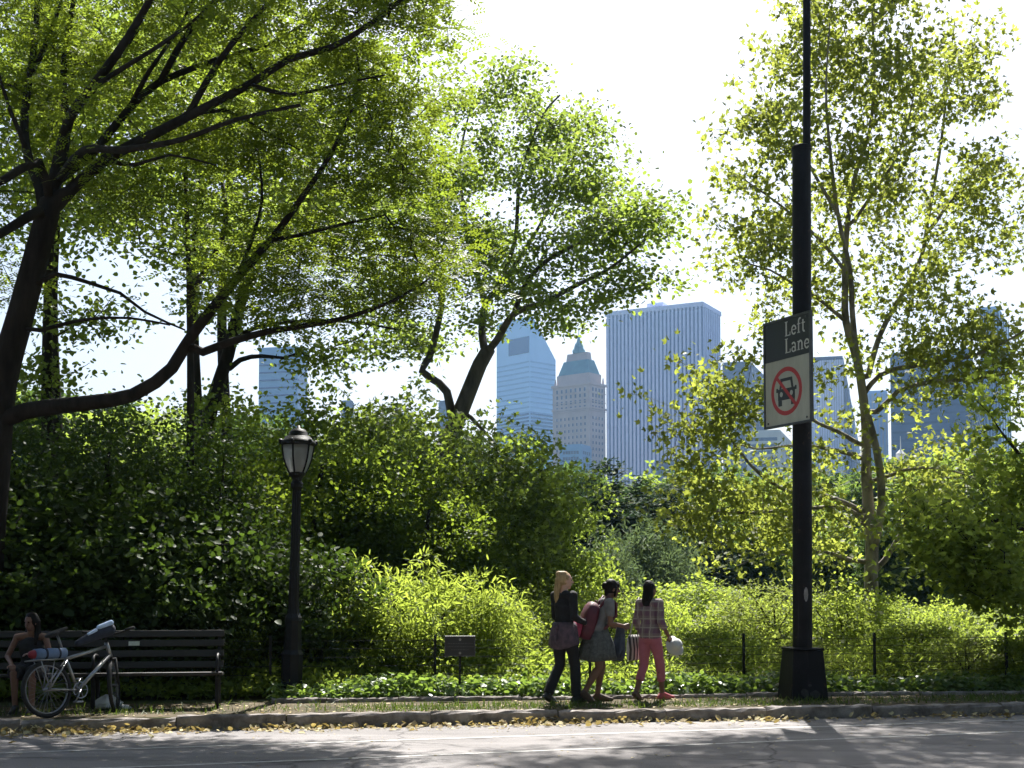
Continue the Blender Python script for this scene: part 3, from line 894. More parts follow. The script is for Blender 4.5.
tree('leaning_tree', 'leaning dark tree behind the slim dark trunk', b,
     [([b, at(202, 520, 26), at(207, 430, 26), at(218, 385, 26), at(228, 355, 26), at(236, 320, 26), (at(250, 270, 26))], .22, .10),
      (L_(26, (222, 376), (240, 360), (262, 356), (285, 358), (300, 352)), .06, .02), (L_(26, (228, 352), (245, 332), (290, 322), (350, 322), (400, 330)), .05, .02)],
     px_blobs(rngT, [(235, 320, 26, 40, 40, 1.2, 26), (290, 350, 26, 50, 22, 1, 20), (250, 260, 26, 60, 50, 1.6, 34), (360, 325, 26, 50, 18, 1, 16), (215, 400, 26, 22, 30, .6, 16), (330, 210, 27, 70, 70, 2, 50)]),
     'broad', .10, 36, .28, M['elm'], M['bark_d'], 14)

for px_, d_, lab_, sd_ in [(50, 28, 'tall high-crowned tree added for shade behind the thicket at the far left', 101), (193, 29, 'tall high-crowned tree added for shade in line with the slim dark trunk', 102), (222, 30, 'tall high-crowned tree added for shade in line with the leaning dark trunk', 103)]:  # added trees, their high crowns shade the thicket and the bench
    r_ = np.random.default_rng(sd_)
    c0 = at(px_, 590, d_)
    b = Vector((c0.x, d_, VZ))
    att_ = np.concatenate([blob_pts(r_, (c0.x + x_ + (1.8 if sd_ == 103 else -.6 if sd_ == 102 else 0), d_ + y_, z_), (2.6, 2.4, 1.7), n_) for x_, y_, z_, n_ in [(-1.4, -1, 10.4, 34), (1.5, .5, 10.8, 34), (.2, -1.5, 12.4, 38), (-1, 1.5, 13.6, 40), (1.5, 0, 14.2, 34), (0, -2, 9.8, 14)]])
    tree('added_shade_tree', lab_, b, [([b, b + Vector((.1, 0, 4)), b + Vector((-.1, .1, 8)), b + Vector((.1, 0, 12)), b + Vector((0, 0, 16))], .17, .05)], att_, 'broad', .12, 56, .34, M['shrub_g'], M['bark_d'], sd_)

# --- the middle tree
DM = 34
b = Vector((at(420, 590, DM).x, DM, VZ))
tree('fork_tree', 'tall broad-crowned tree with forked leaning trunk in the middle, left of the skyline', b,
     [([b, at(420, 545, DM), at(427, 495, DM), at(446, 446, DM), at(461, 411, DM), at(480, 364, DM), at(488, 350, DM)], .32, .19),
      (L_(DM, (453, 428), (450, 405), (447, 392), (439, 383), (422, 371), (430, 356), (439, 320), (441, 296, 34.5), (430, 250, 35.0), (405, 210, 35.5)), .12, .035),
      (L_(DM, (486, 354), (482, 335, 34.3), (485, 305, 34.8), (497, 290, 35.0), (510, 272, 35.3), (540, 225, 35.6), (560, 180, 36.0)), .11, .02),
      (L_(DM, (487, 352), (497, 340, 33.5), (514, 314, 32.6), (542, 303, 31.4), (577, 285, 29.8), (610, 268, 28.6), (645, 240, 27.2)), .10, .02),
      (L_(32.6, (514, 314), (525, 285, 32.3), (545, 262, 31.6), (575, 245, 30.6), (610, 228, 29.4), (630, 210, 28.6)), .07, .025),
      (L_(34.8, (485, 305), (475, 265, 35.0), (465, 220, 35.5), (460, 160, 36.0), (470, 110, 36.0)), .08, .025),
      (L_(35, (497, 290), (515, 240, 34.5), (520, 180, 34.2), (540, 120, 34.0), (560, 95, 34.0)), .07, .025),
      (L_(35, (430, 250), (440, 200, 35.5), (430, 150, 36.0), (420, 110, 36.0)), .05, .02),
      (L_(DM, (466, 412), (478, 425), (492, 440), (500, 452)), .06, .025),
      (L_(DM, (437, 452), (415, 460), (385, 462), (362, 478), (335, 480)), .045, .02)],
     px_blobs(rngT, [(430, 190, 35.5, 55, 85, 2.2, 95), (500, 122, 34.8, 78, 42, 2.2, 80), (500, 190, 35.0, 70, 55, 2.2, 85), (572, 185, 32.3, 56, 46, 2, 76), (560, 122, 34.0, 40, 34, 1.6, 38), (622, 222, 28.6, 36, 44, 1.5, 60),
                     (622, 285, 28.2, 38, 24, 1.2, 26), (560, 252, 31.6, 58, 32, 1.5, 38), (480, 255, 35.0, 65, 36, 1.8, 58), (420, 300, 35.0, 48, 48, 1.6, 50), (400, 345, 34.6, 45, 20, 1.1, 24), (555, 312, 30.6, 50, 18, 1.2, 28), (520, 300, 33.1, 35, 22, 1.2, 18), (475, 322, 34.4, 26, 22, 1, 12), (652, 200, 27.2, 16, 26, .8, 12), (385, 230, 35.5, 36, 60, 1.6, 34), (370, 310, 35.0, 40, 40, 1.4, 26)]),
     'broad', .105, 44, .29, M['elm'], M['bark_g'], 23, zflat=.5, up=.5, tip=.005, ex=2.6)

# --- the plane tree on the right
b = Vector((at(873, 600, 26).x, 26, VZ))
D4 = 26
limbs = [
    ([b, at(872, 605, 26), at(871, 575, 26), at(872, 548, 26), at(868, 500, 26), at(866, 471, 26)], .165, .105),
    (L_(26, (866, 471), (866, 430), (863, 395), (857, 360), (846, 322), (845, 285), (846, 240), (854, 180), (870, 129), (874, 70), (872, 10)), .10, .015),
    (L_(26, (873, 552), (881, 510, 25.8), (880, 471, 25.7), (873, 435, 25.7), (864, 400, 25.7), (856, 350, 25.7), (852, 308, 25.6), (850, 270, 25.5), (838, 215, 25.3), (830, 150, 25), (826, 90, 24.8), (830, 20, 24.6)), .09, .012),
    (L_(26, (866, 385), (880, 335, 26.3), (905, 289, 26.6), (922, 255, 26.8), (928, 219, 27), (940, 150, 27.2), (948, 80, 27.4), (955, 20, 27.5)), .065, .012),
    (L_(26.8, (928, 235), (945, 208), (963, 188), (978, 165)), .04, .015),
    (L_(26, (864, 392), (880, 375), (895, 369, 25.6), (934, 363, 25), (973, 356, 24.6), (1012, 338, 24.2), (1040, 320, 24)), .055, .015),
    (L_(26, (868, 420), (887, 402, 25.7), (898, 391, 25.4), (934, 381, 25), (967, 380, 24.6), (1012, 373, 24.2)), .055, .02),
    (L_(26, (866, 450), (859, 444), (837, 431, 25.6), (818, 423, 25.3), (790, 405, 25), (770, 395, 24.8)), .05, .015),
    (L_(26, (866, 460), (850, 454), (812, 446, 25.5), (785, 446, 25), (757, 449, 24.6), (725, 440, 24.3)), .045, .012),
    (L_(26, (869, 515), (850, 505), (819, 494, 25.5), (790, 492, 25), (761, 475, 24.6), (740, 452, 24.3), (727, 432, 24), (712, 405, 23.8)), .055, .015),
    (L_(26, (869, 525), (858, 515), (840, 507, 25.5), (815, 508, 25), (777, 511, 24.5), (740, 513, 24), (700, 510, 23.6)), .05, .015),
    (L_(26, (871, 560), (850, 560), (825, 552, 25.3), (790, 555, 24.8)), .05, .015),
    (L_(26, (873, 575), (885, 560), (900, 535, 25.6), (912, 512, 25.3), (930, 495, 25)), .06, .02),
    (L_(26, (881, 480), (905, 470, 25.5), (940, 468, 25), (975, 478, 24.6)), .04, .012),
    (L_(26, (846, 322), (820, 300, 25.6), (795, 285, 25.2), (770, 270, 25), (740, 262, 24.8)), .04, .012),
    (L_(26, (845, 270), (815, 235, 25.8), (780, 205, 25.5), (745, 180, 25.2)), .04, .012),
    (L_(26, (848, 230), (875, 190), (900, 150), (915, 90)), .04, .012),
    (L_(25.3, (838, 215), (812, 170), (792, 130)), .04, .012),
]
att = px_blobs(np.random.default_rng(314), [
    (760, 230, 25.3, 45, 55, 1.6, 60), (770, 130, 25.3, 45, 55, 1.6, 60), (830, 50, 25.5, 55, 70, 1.8, 95), (880, 90, 26, 60, 80, 2, 95), (860, 190, 26, 70, 60, 2, 90), (955, 90, 27, 45, 70, 1.6, 60),
    (960, 210, 27, 55, 70, 1.8, 70), (900, 280, 26, 60, 50, 1.6, 50), (1005, 190, 26, 25, 80, 1.4, 26), (960, 340, 25, 60, 38, 1.4, 50), (740, 262, 25, 35, 25, 1, 18), (800, 300, 25.4, 45, 35, 1.2, 28),
    (860, -40, 26, 90, 50, 2, 40), (830, -105, 24.5, 80, 45, 1.8, 70), (920, -120, 25, 80, 50, 1.8, 60), (745, -100, 24, 55, 42, 1.6, 80), (680, -100, 23.5, 45, 36, 1.4, 50), (625, -120, 23.5, 40, 36, 1.2, 26), (985, -110, 25, 60, 50, 1.6, 28), (690, 410, 24, 28, 28, .9, 20), (720, 400, 24, 45, 42, 1.2, 38), (775, 390, 25, 30, 40, 1.0, 16), (715, 520, 24, 50, 45, 1.4, 60), (770, 530, 24.5, 45, 40, 1.3, 44), (720, 460, 24, 40, 25, 1.0, 24),
    (930, 395, 25, 60, 25, 1.2, 28), (1000, 360, 24.3, 40, 30, 1.0, 22), (840, 380, 26, 30, 50, 1.2, 14), (940, 490, 25, 50, 35, 1.2, 34), (800, 470, 25.3, 40, 22, 1, 14), (835, 540, 25.5, 35, 25, 1, 14), (915, 440, 25.5, 40, 30, 1.2, 16)], 3.2, (.40, .40, .30))
tree('plane_tree', 'tall airy plane tree with pale twin trunk and yellow-green leaves, right of the sign pole', b, limbs, att, 'lobed', .112, 25, .18, M['plane'], M['bark_p'], 31, up=.35, zflat=.7, tip=.0045, ex=2.7)

# --- dense tree at the right edge and the overhanging one out of the frame
b = Vector((at(1050, 590, 20).x, 20, VZ))
tree('maple_tree', 'dense dark green maple leaning in at the right edge of the picture', b,
     [([b, at(1050, 560, 20), at(1046, 500, 20), at(1042, 430, 20), at(1050, 370, 20)], .12, .05), (L_(20, (1048, 540), (1015, 525, 19.8), (985, 520, 19.6), (955, 530, 19.4)), .05, .012),
      (L_(20, (1045, 480), (1020, 455, 19.8), (1000, 430, 19.6)), .04, .012)],
     px_blobs(rngT, [(980, 540, 19.6, 60, 50, 1.1, 80), (1020, 470, 19.8, 45, 50, 1.1, 60), (950, 560, 19.4, 40, 34, .9, 36), (1010, 580, 19.5, 55, 28, .9, 46), (930, 520, 19.6, 30, 30, .8, 16), (1060, 540, 20, 50, 110, 1.4, 60), (1015, 405, 19.8, 25, 30, .8, 18)]),
     'lobed', .11, 24, .18, M['herb'], M['bark_d'], 37, up=.5)
b = Vector((11.8, 23.2, VZ))
tree('overhanging_tree', 'tree mostly out of the picture, only its leaf tips hanging into the top right corner', b,
     [([b, b + Vector((-.1, -.1, 3)), b + Vector((-.2, -.4, 6)), b + Vector((-.3, -1, 9)), b + Vector((-.3, -.6, 13))], .26, .08),
      ([b + Vector((-.2, -.5, 6.2)), b + Vector((-1.3, -1.6, 8.6)), b + Vector((-2.4, -2.6, 9.6)), b + Vector((-2.6, -3.0, 9.9))], .10, .02),
      ([b + Vector((-.3, -.8, 11)), b + Vector((-2.5, .6, 13.4)), b + Vector((-5, 1.4, 15.0)), b + Vector((-7.5, 1.2, 15.6))], .09, .03),
      ([b + Vector((-.3, -1, 8.2)), b + Vector((.6, -3, 10)), b + Vector((1.2, -5, 11))], .10, .03), ([b + Vector((-.3, -1, 9)), b + Vector((2, 0, 10.4)), b + Vector((4, .8, 11))], .10, .03),
      ([b + Vector((-.2, -.6, 7)), b + Vector((-.8, -3.2, 8.4)), b + Vector((-1.2, -6, 9.2)), b + Vector((-1.4, -8, 9.6))], .09, .02)],
     np.concatenate([blob_pts(rngT, b + Vector(c), r, n) for c, r, n in [((-3.0, 1.5, 14.7), (2.6, 2.4, 1.1), 100), ((-5.6, 1.6, 15.4), (2.2, 2.2, 1.0), 80), ((-7.9, .8, 15.7), (2.0, 2.2, .9), 70), ((-.9, -1.6, 11.2), (1.3, 1.6, 1.3), 40), ((-.5, -5.0, 11.2), (1.8, 2.2, 1.3), 60), ((2, -1.5, 11.5), (3, 3, 2), 40), ((0, 0, 14), (2.4, 2.6, 1.4), 35)]]),
     'broad', .12, 34, .3, M['elm'], M['bark_d'], 41)

# ------------------------------------------------------------------ understorey: small trees and shrubs
def shrub_proto(name, label, cat, h, r, stems, natt, lk, ls, nl, sig, lm, bm, seed, zc=.55, lowest=.12, up=.45, group=None, droop=0.0, shell=.5):
    rng = np.random.default_rng(seed)
    att = []
    for i in range(natt):
        while True:
            q = rng.uniform(-1, 1, 3)
            l = np.linalg.norm(q * np.array((1, 1, 1)))
            if l < 1 and l > .35: break
        # lumpy outline
        a = math.atan2(q[1], q[0])
        k = 1 + .22 * math.sin(3 * a + seed) * math.cos(2.3 * q[2] + seed * .7) + .14 * math.sin(5 * a - q[2] * 4)
        att.append((q[0] * r * k, q[1] * r * k, max(lowest * h, h * zc + q[2] * h * (1 - zc) * k)))
    att = np.array(att)
    root = thing(name, label, cat, (0, 0, 0), 0, group)
    sk = Skel()
    for i in range(stems):
        a = 6.28 * i / stems + rng.uniform(0, 1)
        e = np.array((math.cos(a) * r * .45, math.sin(a) * r * .45, h * rng.uniform(.55, .8)))
        m = e * np.array((.35, .35, .5)) + rng.normal(size=3) * .05 * h
        s0 = (math.cos(a) * .06, math.sin(a) * .06, -.05) if stems > 1 else (0, 0, -.05)
        sk.limb([s0, tuple(m), tuple(e)], .018 * h * (.7 if stems > 2 else 1.1), .008 * h, attach=(i > 0 and stems == 1))
    ends = sk.grow(att, .3, .1, rng, .004)
    sk.mesh('trunk' if stems < 3 else 'stems', bm, root, Vector())
    cl = rng.uniform(0, 1, natt); idx = np.repeat(np.arange(natt), nl)
    pts = att[idx] + rng.normal(size=(len(idx), 3)) * np.array((sig, sig, sig * .7))
    pts[:, 2] = np.maximum(pts[:, 2], .03)
    od = pts - att[idx]; od /= np.linalg.norm(od, axis=1)[:, None] + 1e-6
    V, Q, rn = leaves(rng, pts, ls, lk, up, .35, od, cl[idx], droop)
    np_mesh('crown' if stems < 3 else 'foliage', V, Q, lm, root, rn)
    root['h0'] = h
    return root
def place(proto, used, px, d, h, rot, label, group=None, wide=1.0, dz=0.0):
    k = h / proto['h0']
    loc = (at(px, 590, d).x, d, VZ + dz)
    if proto.name not in used:
        used.add(proto.name)
        proto.location = loc; proto.rotation_euler = (0, 0, rot); proto.scale = (k * wide, k * wide, k); proto['label'] = label
        if group: proto['group'] = group
        return proto
    return dup(proto, loc, rot, (k * wide, k * wide, k), label, group)
used = set()
H = lambda py, d: CH + (590 - py) * d / F - VZ     # height of a thing whose top shows at row py

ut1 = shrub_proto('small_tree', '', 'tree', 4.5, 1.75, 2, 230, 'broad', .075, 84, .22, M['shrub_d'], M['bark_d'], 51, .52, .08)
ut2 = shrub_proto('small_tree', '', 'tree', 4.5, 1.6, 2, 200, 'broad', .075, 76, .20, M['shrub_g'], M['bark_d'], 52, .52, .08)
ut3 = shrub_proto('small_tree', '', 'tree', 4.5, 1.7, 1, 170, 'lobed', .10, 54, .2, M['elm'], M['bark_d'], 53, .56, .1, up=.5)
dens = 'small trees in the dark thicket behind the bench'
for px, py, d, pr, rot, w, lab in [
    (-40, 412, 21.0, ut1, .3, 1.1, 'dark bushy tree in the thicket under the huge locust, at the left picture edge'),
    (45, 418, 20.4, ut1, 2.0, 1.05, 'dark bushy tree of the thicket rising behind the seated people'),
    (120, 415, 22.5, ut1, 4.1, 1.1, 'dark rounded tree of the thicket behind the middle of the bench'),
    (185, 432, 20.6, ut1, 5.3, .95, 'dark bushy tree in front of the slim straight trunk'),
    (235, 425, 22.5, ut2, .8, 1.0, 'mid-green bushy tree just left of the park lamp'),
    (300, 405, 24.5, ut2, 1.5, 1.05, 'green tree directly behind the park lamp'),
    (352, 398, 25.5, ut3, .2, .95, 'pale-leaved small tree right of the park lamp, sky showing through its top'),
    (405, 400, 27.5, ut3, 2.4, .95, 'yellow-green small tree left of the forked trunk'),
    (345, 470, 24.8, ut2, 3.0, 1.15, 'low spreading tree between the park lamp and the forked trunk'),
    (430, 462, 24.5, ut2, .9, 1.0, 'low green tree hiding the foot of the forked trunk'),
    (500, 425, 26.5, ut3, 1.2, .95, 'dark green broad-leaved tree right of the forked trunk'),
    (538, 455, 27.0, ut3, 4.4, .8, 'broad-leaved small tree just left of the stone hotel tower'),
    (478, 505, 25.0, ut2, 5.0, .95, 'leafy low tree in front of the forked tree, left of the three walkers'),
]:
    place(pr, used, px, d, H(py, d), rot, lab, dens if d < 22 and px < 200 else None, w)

sh1 = shrub_proto('shrub', '', 'shrub', 1.6, 1.05, 5, 110, 'lance', .105, 74, .13, M['shrub_y'], M['bark_d'], 61, .5, .06, up=.4)
sh2 = shrub_proto('shrub', '', 'shrub', 1.6, 1.1, 5, 120, 'broad', .06, 84, .13, M['herb'], M['bark_d'], 62, .5, .06, up=.45)
sh3 = shrub_proto('shrub', '', 'shrub', 1.6, 1.0, 5, 110, 'broad', .058, 80, .12, M['shrub_d'], M['bark_d'], 63, .5, .06)
sh5 = shrub_proto('shrub', '', 'shrub', 1.6, 1.05, 6, 70, 'lance', .10, 40, .15, M['olive'], M['bark_d'], 65, .5, .05, up=.3)
sh4 = shrub_proto('shrub', '', 'shrub', 1.6, 1.1, 6, 130, 'broad', .05, 76, .12, M['shrub_y'], M['bark_d'], 64, .5, .06)
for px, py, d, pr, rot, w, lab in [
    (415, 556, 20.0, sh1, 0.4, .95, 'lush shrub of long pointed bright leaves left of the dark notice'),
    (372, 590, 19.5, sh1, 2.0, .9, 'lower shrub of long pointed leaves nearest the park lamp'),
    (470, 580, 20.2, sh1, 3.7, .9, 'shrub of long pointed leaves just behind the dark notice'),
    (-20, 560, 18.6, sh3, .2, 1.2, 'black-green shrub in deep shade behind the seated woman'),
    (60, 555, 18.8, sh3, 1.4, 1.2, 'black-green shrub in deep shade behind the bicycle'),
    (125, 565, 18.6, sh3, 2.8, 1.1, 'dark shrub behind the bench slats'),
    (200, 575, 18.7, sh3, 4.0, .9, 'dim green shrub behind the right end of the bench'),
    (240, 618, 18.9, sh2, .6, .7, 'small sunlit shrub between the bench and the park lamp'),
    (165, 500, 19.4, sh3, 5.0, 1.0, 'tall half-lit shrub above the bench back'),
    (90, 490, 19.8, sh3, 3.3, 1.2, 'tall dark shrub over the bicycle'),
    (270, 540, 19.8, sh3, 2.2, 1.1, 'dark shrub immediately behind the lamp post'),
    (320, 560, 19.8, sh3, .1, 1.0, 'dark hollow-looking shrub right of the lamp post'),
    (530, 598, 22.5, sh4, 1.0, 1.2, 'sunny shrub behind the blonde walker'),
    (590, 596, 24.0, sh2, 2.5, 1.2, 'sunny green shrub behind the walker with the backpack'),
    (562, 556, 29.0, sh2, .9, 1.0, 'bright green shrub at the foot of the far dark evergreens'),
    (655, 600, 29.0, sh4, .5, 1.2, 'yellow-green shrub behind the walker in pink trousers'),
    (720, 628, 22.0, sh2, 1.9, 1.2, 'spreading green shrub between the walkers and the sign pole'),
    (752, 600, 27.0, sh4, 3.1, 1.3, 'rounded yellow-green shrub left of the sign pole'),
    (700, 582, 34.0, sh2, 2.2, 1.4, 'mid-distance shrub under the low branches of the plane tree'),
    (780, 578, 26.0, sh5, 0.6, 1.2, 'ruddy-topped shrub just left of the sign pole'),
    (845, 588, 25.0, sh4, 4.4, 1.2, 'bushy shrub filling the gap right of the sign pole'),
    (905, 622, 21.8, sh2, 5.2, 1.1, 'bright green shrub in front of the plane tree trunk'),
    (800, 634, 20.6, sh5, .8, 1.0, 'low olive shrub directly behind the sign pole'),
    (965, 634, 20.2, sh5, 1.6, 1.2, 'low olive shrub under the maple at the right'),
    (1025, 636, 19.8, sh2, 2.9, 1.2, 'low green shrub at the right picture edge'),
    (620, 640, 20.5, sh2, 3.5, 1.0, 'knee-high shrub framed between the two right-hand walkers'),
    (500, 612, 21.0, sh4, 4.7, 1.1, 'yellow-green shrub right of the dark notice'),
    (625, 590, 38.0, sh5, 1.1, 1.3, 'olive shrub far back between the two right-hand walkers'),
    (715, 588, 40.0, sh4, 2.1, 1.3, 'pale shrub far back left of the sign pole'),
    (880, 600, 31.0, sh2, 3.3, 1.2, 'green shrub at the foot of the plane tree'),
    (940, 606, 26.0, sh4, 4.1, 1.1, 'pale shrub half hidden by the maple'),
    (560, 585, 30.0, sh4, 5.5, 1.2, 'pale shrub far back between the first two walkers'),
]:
    place(pr, used, px, d, H(py, d), rot, lab, None, w)

# ------------------------------------------------------------------ farther trees
ft1 = shrub_proto('distant_tree', '', 'tree', 9, 4.4, 1, 210, 'tuft', .36, 46, .5, M['far'], M['bark_d'], 71, .58, .06, up=.5)
ft2 = shrub_proto('distant_tree', '', 'tree', 9, 4.0, 1, 210, 'tuft', .34, 46, .48, M['elm'], M['bark_d'], 72, .58, .06, up=.5)
ev = shrub_proto('evergreen_tree', '', 'tree', 6, 3.2, 1, 200, 'tuft', .24, 50, .32, M['conifer'], M['bark_d'], 73, .5, .05, up=.75)
wi = shrub_proto('willow_shrub', '', 'shrub', 4, 3.0, 5, 170, 'lance', .34, 56, .3, M['willow'], M['bark_d'], 74, .45, .04, up=.3, droop=.5)
place(ev, used, 630, 50, H(478, 50), .5, 'dark spreading evergreen below the stone hotel tower', None, 1.05)
place(ev, used, 672, 54, H(496, 54), 2.5, 'second dark evergreen, lower, under the striped tower', None, .9)
place(wi, used, 640, 44, H(527, 44), 1.0, 'grey-green drooping shrub below the dark evergreens', None, .85)
place(wi, used, 605, 40, H(548, 40), 3.0, 'grey-green shrub left of the drooping one, behind the walkers', None, .6)
bg_g = 'trees of the far park edge under the skyline'
for i, (px, py, d, pr, w) in enumerate([(560, 470, 95, ft1, 1.0), (615, 482, 105, ft2, 1.1), (665, 476, 98, ft2, 1.2), (715, 470, 90, ft1, 1.1), (770, 478, 85, ft2, 1.1), (825, 476, 88, ft1, 1.2), (880, 472, 80, ft2, 1.1), (935, 462, 78, ft1, 1.1), (985, 455, 70, ft2, 1.1),
        (740, 520, 56, ft1, .9), (830, 525, 58, ft2, .9), (910, 515, 50, ft1, .9), (960, 500, 54, ft2, .9), (735, 545, 60, ft1, .8), (1040, 450, 75, ft1, 1.2), (500, 470, 90, ft2, 1.1), (430, 440, 80, ft1, 1.1), (350, 430, 85, ft2, 1.1), (250, 420, 80, ft1, 1.1), (150, 410, 75, ft2, 1.1), (50, 400, 80, ft1, 1.2), (-40, 395, 75, ft2, 1.2)]):
    place(pr, used, px, d, H(py, d), i * 1.7, 'rounded green tree among the hazy far trees under the skyline', bg_g, w)
rng = np.random.default_rng(90)
n = 26000
s = rng.uniform(-150, 190, n); y = 130 + rng.uniform(0, 50, n) + 10 * np.sin(s * .05)
top = 10.5 + 2.4 * np.sin(s * .11 + 1) + 1.6 * np.sin(s * .31)
pts = np.stack([s, y, VZ + top * rng.uniform(0, 1, n) ** .6], 1)
V, Q, rn = leaves(rng, pts, 1.3, 'tuft', .5, .4, None, .5 + .5 * np.sin(s * .2))
tag(np_mesh('distant_woods', V, Q, M['far'], None, rn), 'far-off belt of park woodland in front of the skyline', 'woodland', kind='stuff')
# ================================================================== STREET FURNITURE
M['iron'] = pbr('black_painted_iron', (0.010, 0.010, 0.012), (0.006, 0.006, 0.007), 9, .5, .25, 30, spec=.25)
M['iron_worn_plain'] = pbr('worn_black_paint', (0.010, 0.0095, 0.012), (0.006, 0.006, 0.007), 5, .6, .3, 25, spec=.2)
def worn_mat():
    m, nt, out = new_mat('worn_black_paint')
    p = nt.nodes.new('ShaderNodeBsdfPrincipled'); nt.links.new(p.outputs[0], out.inputs[0])
    p.inputs['Roughness'].default_value = .6; p.inputs['Specular IOR Level'].default_value = .2
    v = objco(nt)
    base = ramp(nt, noise(nt, 4, 5, .65, v), [(.35, (.007, .007, .008)), (.65, (.014, .013, .016))])
    rust = ramp(nt, noise(nt, 7, 6, .75, v), [(.62, (0, 0, 0)), (.68, (1, 1, 1))])
    col = mixc(nt, rust, base, (.055, .035, .025))
    streak = ramp(nt, noise(nt, 16, 4, .7, objco(nt, (1, 1, .06))), [(.6, (0, 0, 0)), (.72, (.5, .5, .5))])
    nt.links.new(mixc(nt, streak, col, (.05, .047, .05)), p.inputs['Base Color'])
    b = nt.nodes.new('ShaderNodeBump'); b.inputs['Strength'].default_value = .35; b.inputs['Distance'].default_value = .004
    nt.links.new(noise(nt, 25, 5, .7, v), b.inputs['Height']); nt.links.new(b.outputs[0], p.inputs['Normal'])
    return m
M['iron_worn'] = worn_mat()
M['sign_black'] = pbr('sign_black', (0.016, 0.016, 0.018), (0.012, 0.012, 0.014), 4, .4)
M['sign_white'] = pbr('sign_white', (0.50, 0.49, 0.44), (0.36, 0.35, 0.31), 2.5, .5, stretch=(1, 1, .3))
M['sign_red'] = pbr('sign_red', (0.50, 0.03, 0.035), (0.42, 0.025, 0.03), 4, .45)
M['letter'] = pbr('letter_grey', (0.62, 0.60, 0.58), (0.55, 0.53, 0.51), 6, .5)
M['sign_edge'] = pbr('sign_edge_metal', (0.10, 0.10, 0.105), (0.06, 0.06, 0.065), 6, .4, metal=.6)
M['frost'] = pbr('frosted_lamp_glass', (0.30, 0.31, 0.30), (0.24, 0.25, 0.25), 3, .45, trans=.75)
M['bulb'] = pbr('lamp_bulb', (0.85, 0.85, 0.82), (0.8, 0.8, 0.78), 3, .3)
M['wood'] = pbr('bench_wood', (0.026, 0.021, 0.017), (0.013, 0.011, 0.009), 7, .6, .4, 30, stretch=(.2, 2, 2))
M['plaque'] = pbr('plaque_metal', (0.62, 0.62, 0.62), (0.5, 0.5, 0.5), 9, .35, metal=.5)
M['graf'] = pbr('faded_sticker', (0.32, 0.30, 0.29), (0.2, 0.19, 0.18), 12, .8)

M['scuff'] = pbr('grey_scuff', (0.05, 0.047, 0.046), (0.02, 0.019, 0.02), 14, .8)
# ---- park lamp
lp = ground(291, 698, VZ)
lamp = thing('park_lamp', 'black cast-iron park lamp post with frosted lantern, standing right of the bench', 'street lamp', lp)
LH = 3.62
mb = MB(); mb.lathe([(.19, 0), (.19, .10), (.175, .13), (.165, .17), (.15, .20), (.145, .55), (.155, .60), (.125, .66), (.115, 1.02), (.125, 1.06), (.12, 1.1), (.085, 1.16)], n=8)
mb.build('base', M['iron'], lamp)
mb = MB()
rings = []
for zz, r in [(1.14, .085), (1.22, .072), (1.3, .066), (2.2, .060), (2.88, .054)]:
    rings.append([Vector(((r + (.006 if j % 2 else -.004)) * math.cos(2 * math.pi * j / 24), (r + (.006 if j % 2 else -.004)) * math.sin(2 * math.pi * j / 24), zz)) for j in range(24)])
mb.loft(rings); mb.lathe([(.075, 1.72), (.078, 1.76), (.072, 1.8)], n=16)
mb.build('pole', M['iron'], lamp, bevel=0)
mb = MB(); mb.lathe([(.056, 2.86), (.085, 2.90), (.088, 2.95), (.07, 2.98), (.075, 3.03), (.115, 3.07), (.12, 3.10), (.10, 3.11)], n=16)
mb.build('collar', M['iron'], lamp)
lan = MB()
prof = [(.112, 3.10), (.155, 3.19), (.192, 3.30), (.212, 3.42), (.218, 3.49)]
nP = 6
for k in range(nP):
    a = 2 * math.pi * (k + .35) / nP
    lan.tube([(r * math.cos(a) * 1.02, r * math.sin(a) * 1.02, z_) for r, z_ in prof] , .014, 6)
    lan.ell((.242 * math.cos(a), .242 * math.sin(a), 3.515), (.026, .026, .032))
ln = lan.build('lantern_frame', M['iron'], lamp, smooth=True)
for k in range(nP):
    a0 = 2 * math.pi * (k + .35) / nP; a1 = 2 * math.pi * (k + 1.35) / nP
    mb = MB(); vs = []
    for t in (0, .25, .5, .75, 1):
        for r, z_ in prof:
            p0 = Vector((r * math.cos(a0), r * math.sin(a0), z_)); p1 = Vector((r * math.cos(a1), r * math.sin(a1), z_))
            p = p0.lerp(p1, t); vs.append(p * 1.0 + Vector((p.x, p.y, 0)) * .05 * (1 - abs(2 * t - 1)))
    m_ = len(prof)
    fs = [(i * m_ + j, (i + 1) * m_ + j, (i + 1) * m_ + j + 1, i * m_ + j + 1) for i in range(4) for j in range(m_ - 1)]
    mb.add(vs, fs); g = mb.build('glass_pane', M['frost'], ln, smooth=True)
mb = MB(); mb.lathe([(.03, 3.12), (.05, 3.18), (.055, 3.3), (.04, 3.38), (.015, 3.41)], n=14); mb.build('bulb', M['bulb'], lamp, smooth=True)
mb = MB(); mb.lathe([(.228, 3.48), (.247, 3.50), (.243, 3.53), (.20, 3.56), (.175, 3.60), (.13, 3.63), (.125, 3.665), (.11, 3.675), (.10, 3.70), (.03, 3.72), (.02, 3.76)], n=24)
for k in range(nP):
    a = 2 * math.pi * (k + .35) / nP
    mb.tube([(.21 * math.cos(a), .21 * math.sin(a), 3.54), (.26 * math.cos(a), .26 * math.sin(a), 3.55), (.265 * math.cos(a), .265 * math.sin(a), 3.515)], .016, 6)
mb.build('roof', M['iron'], lamp, smooth=True)
lamp.rotation_euler = (0, R(1.1), 0)

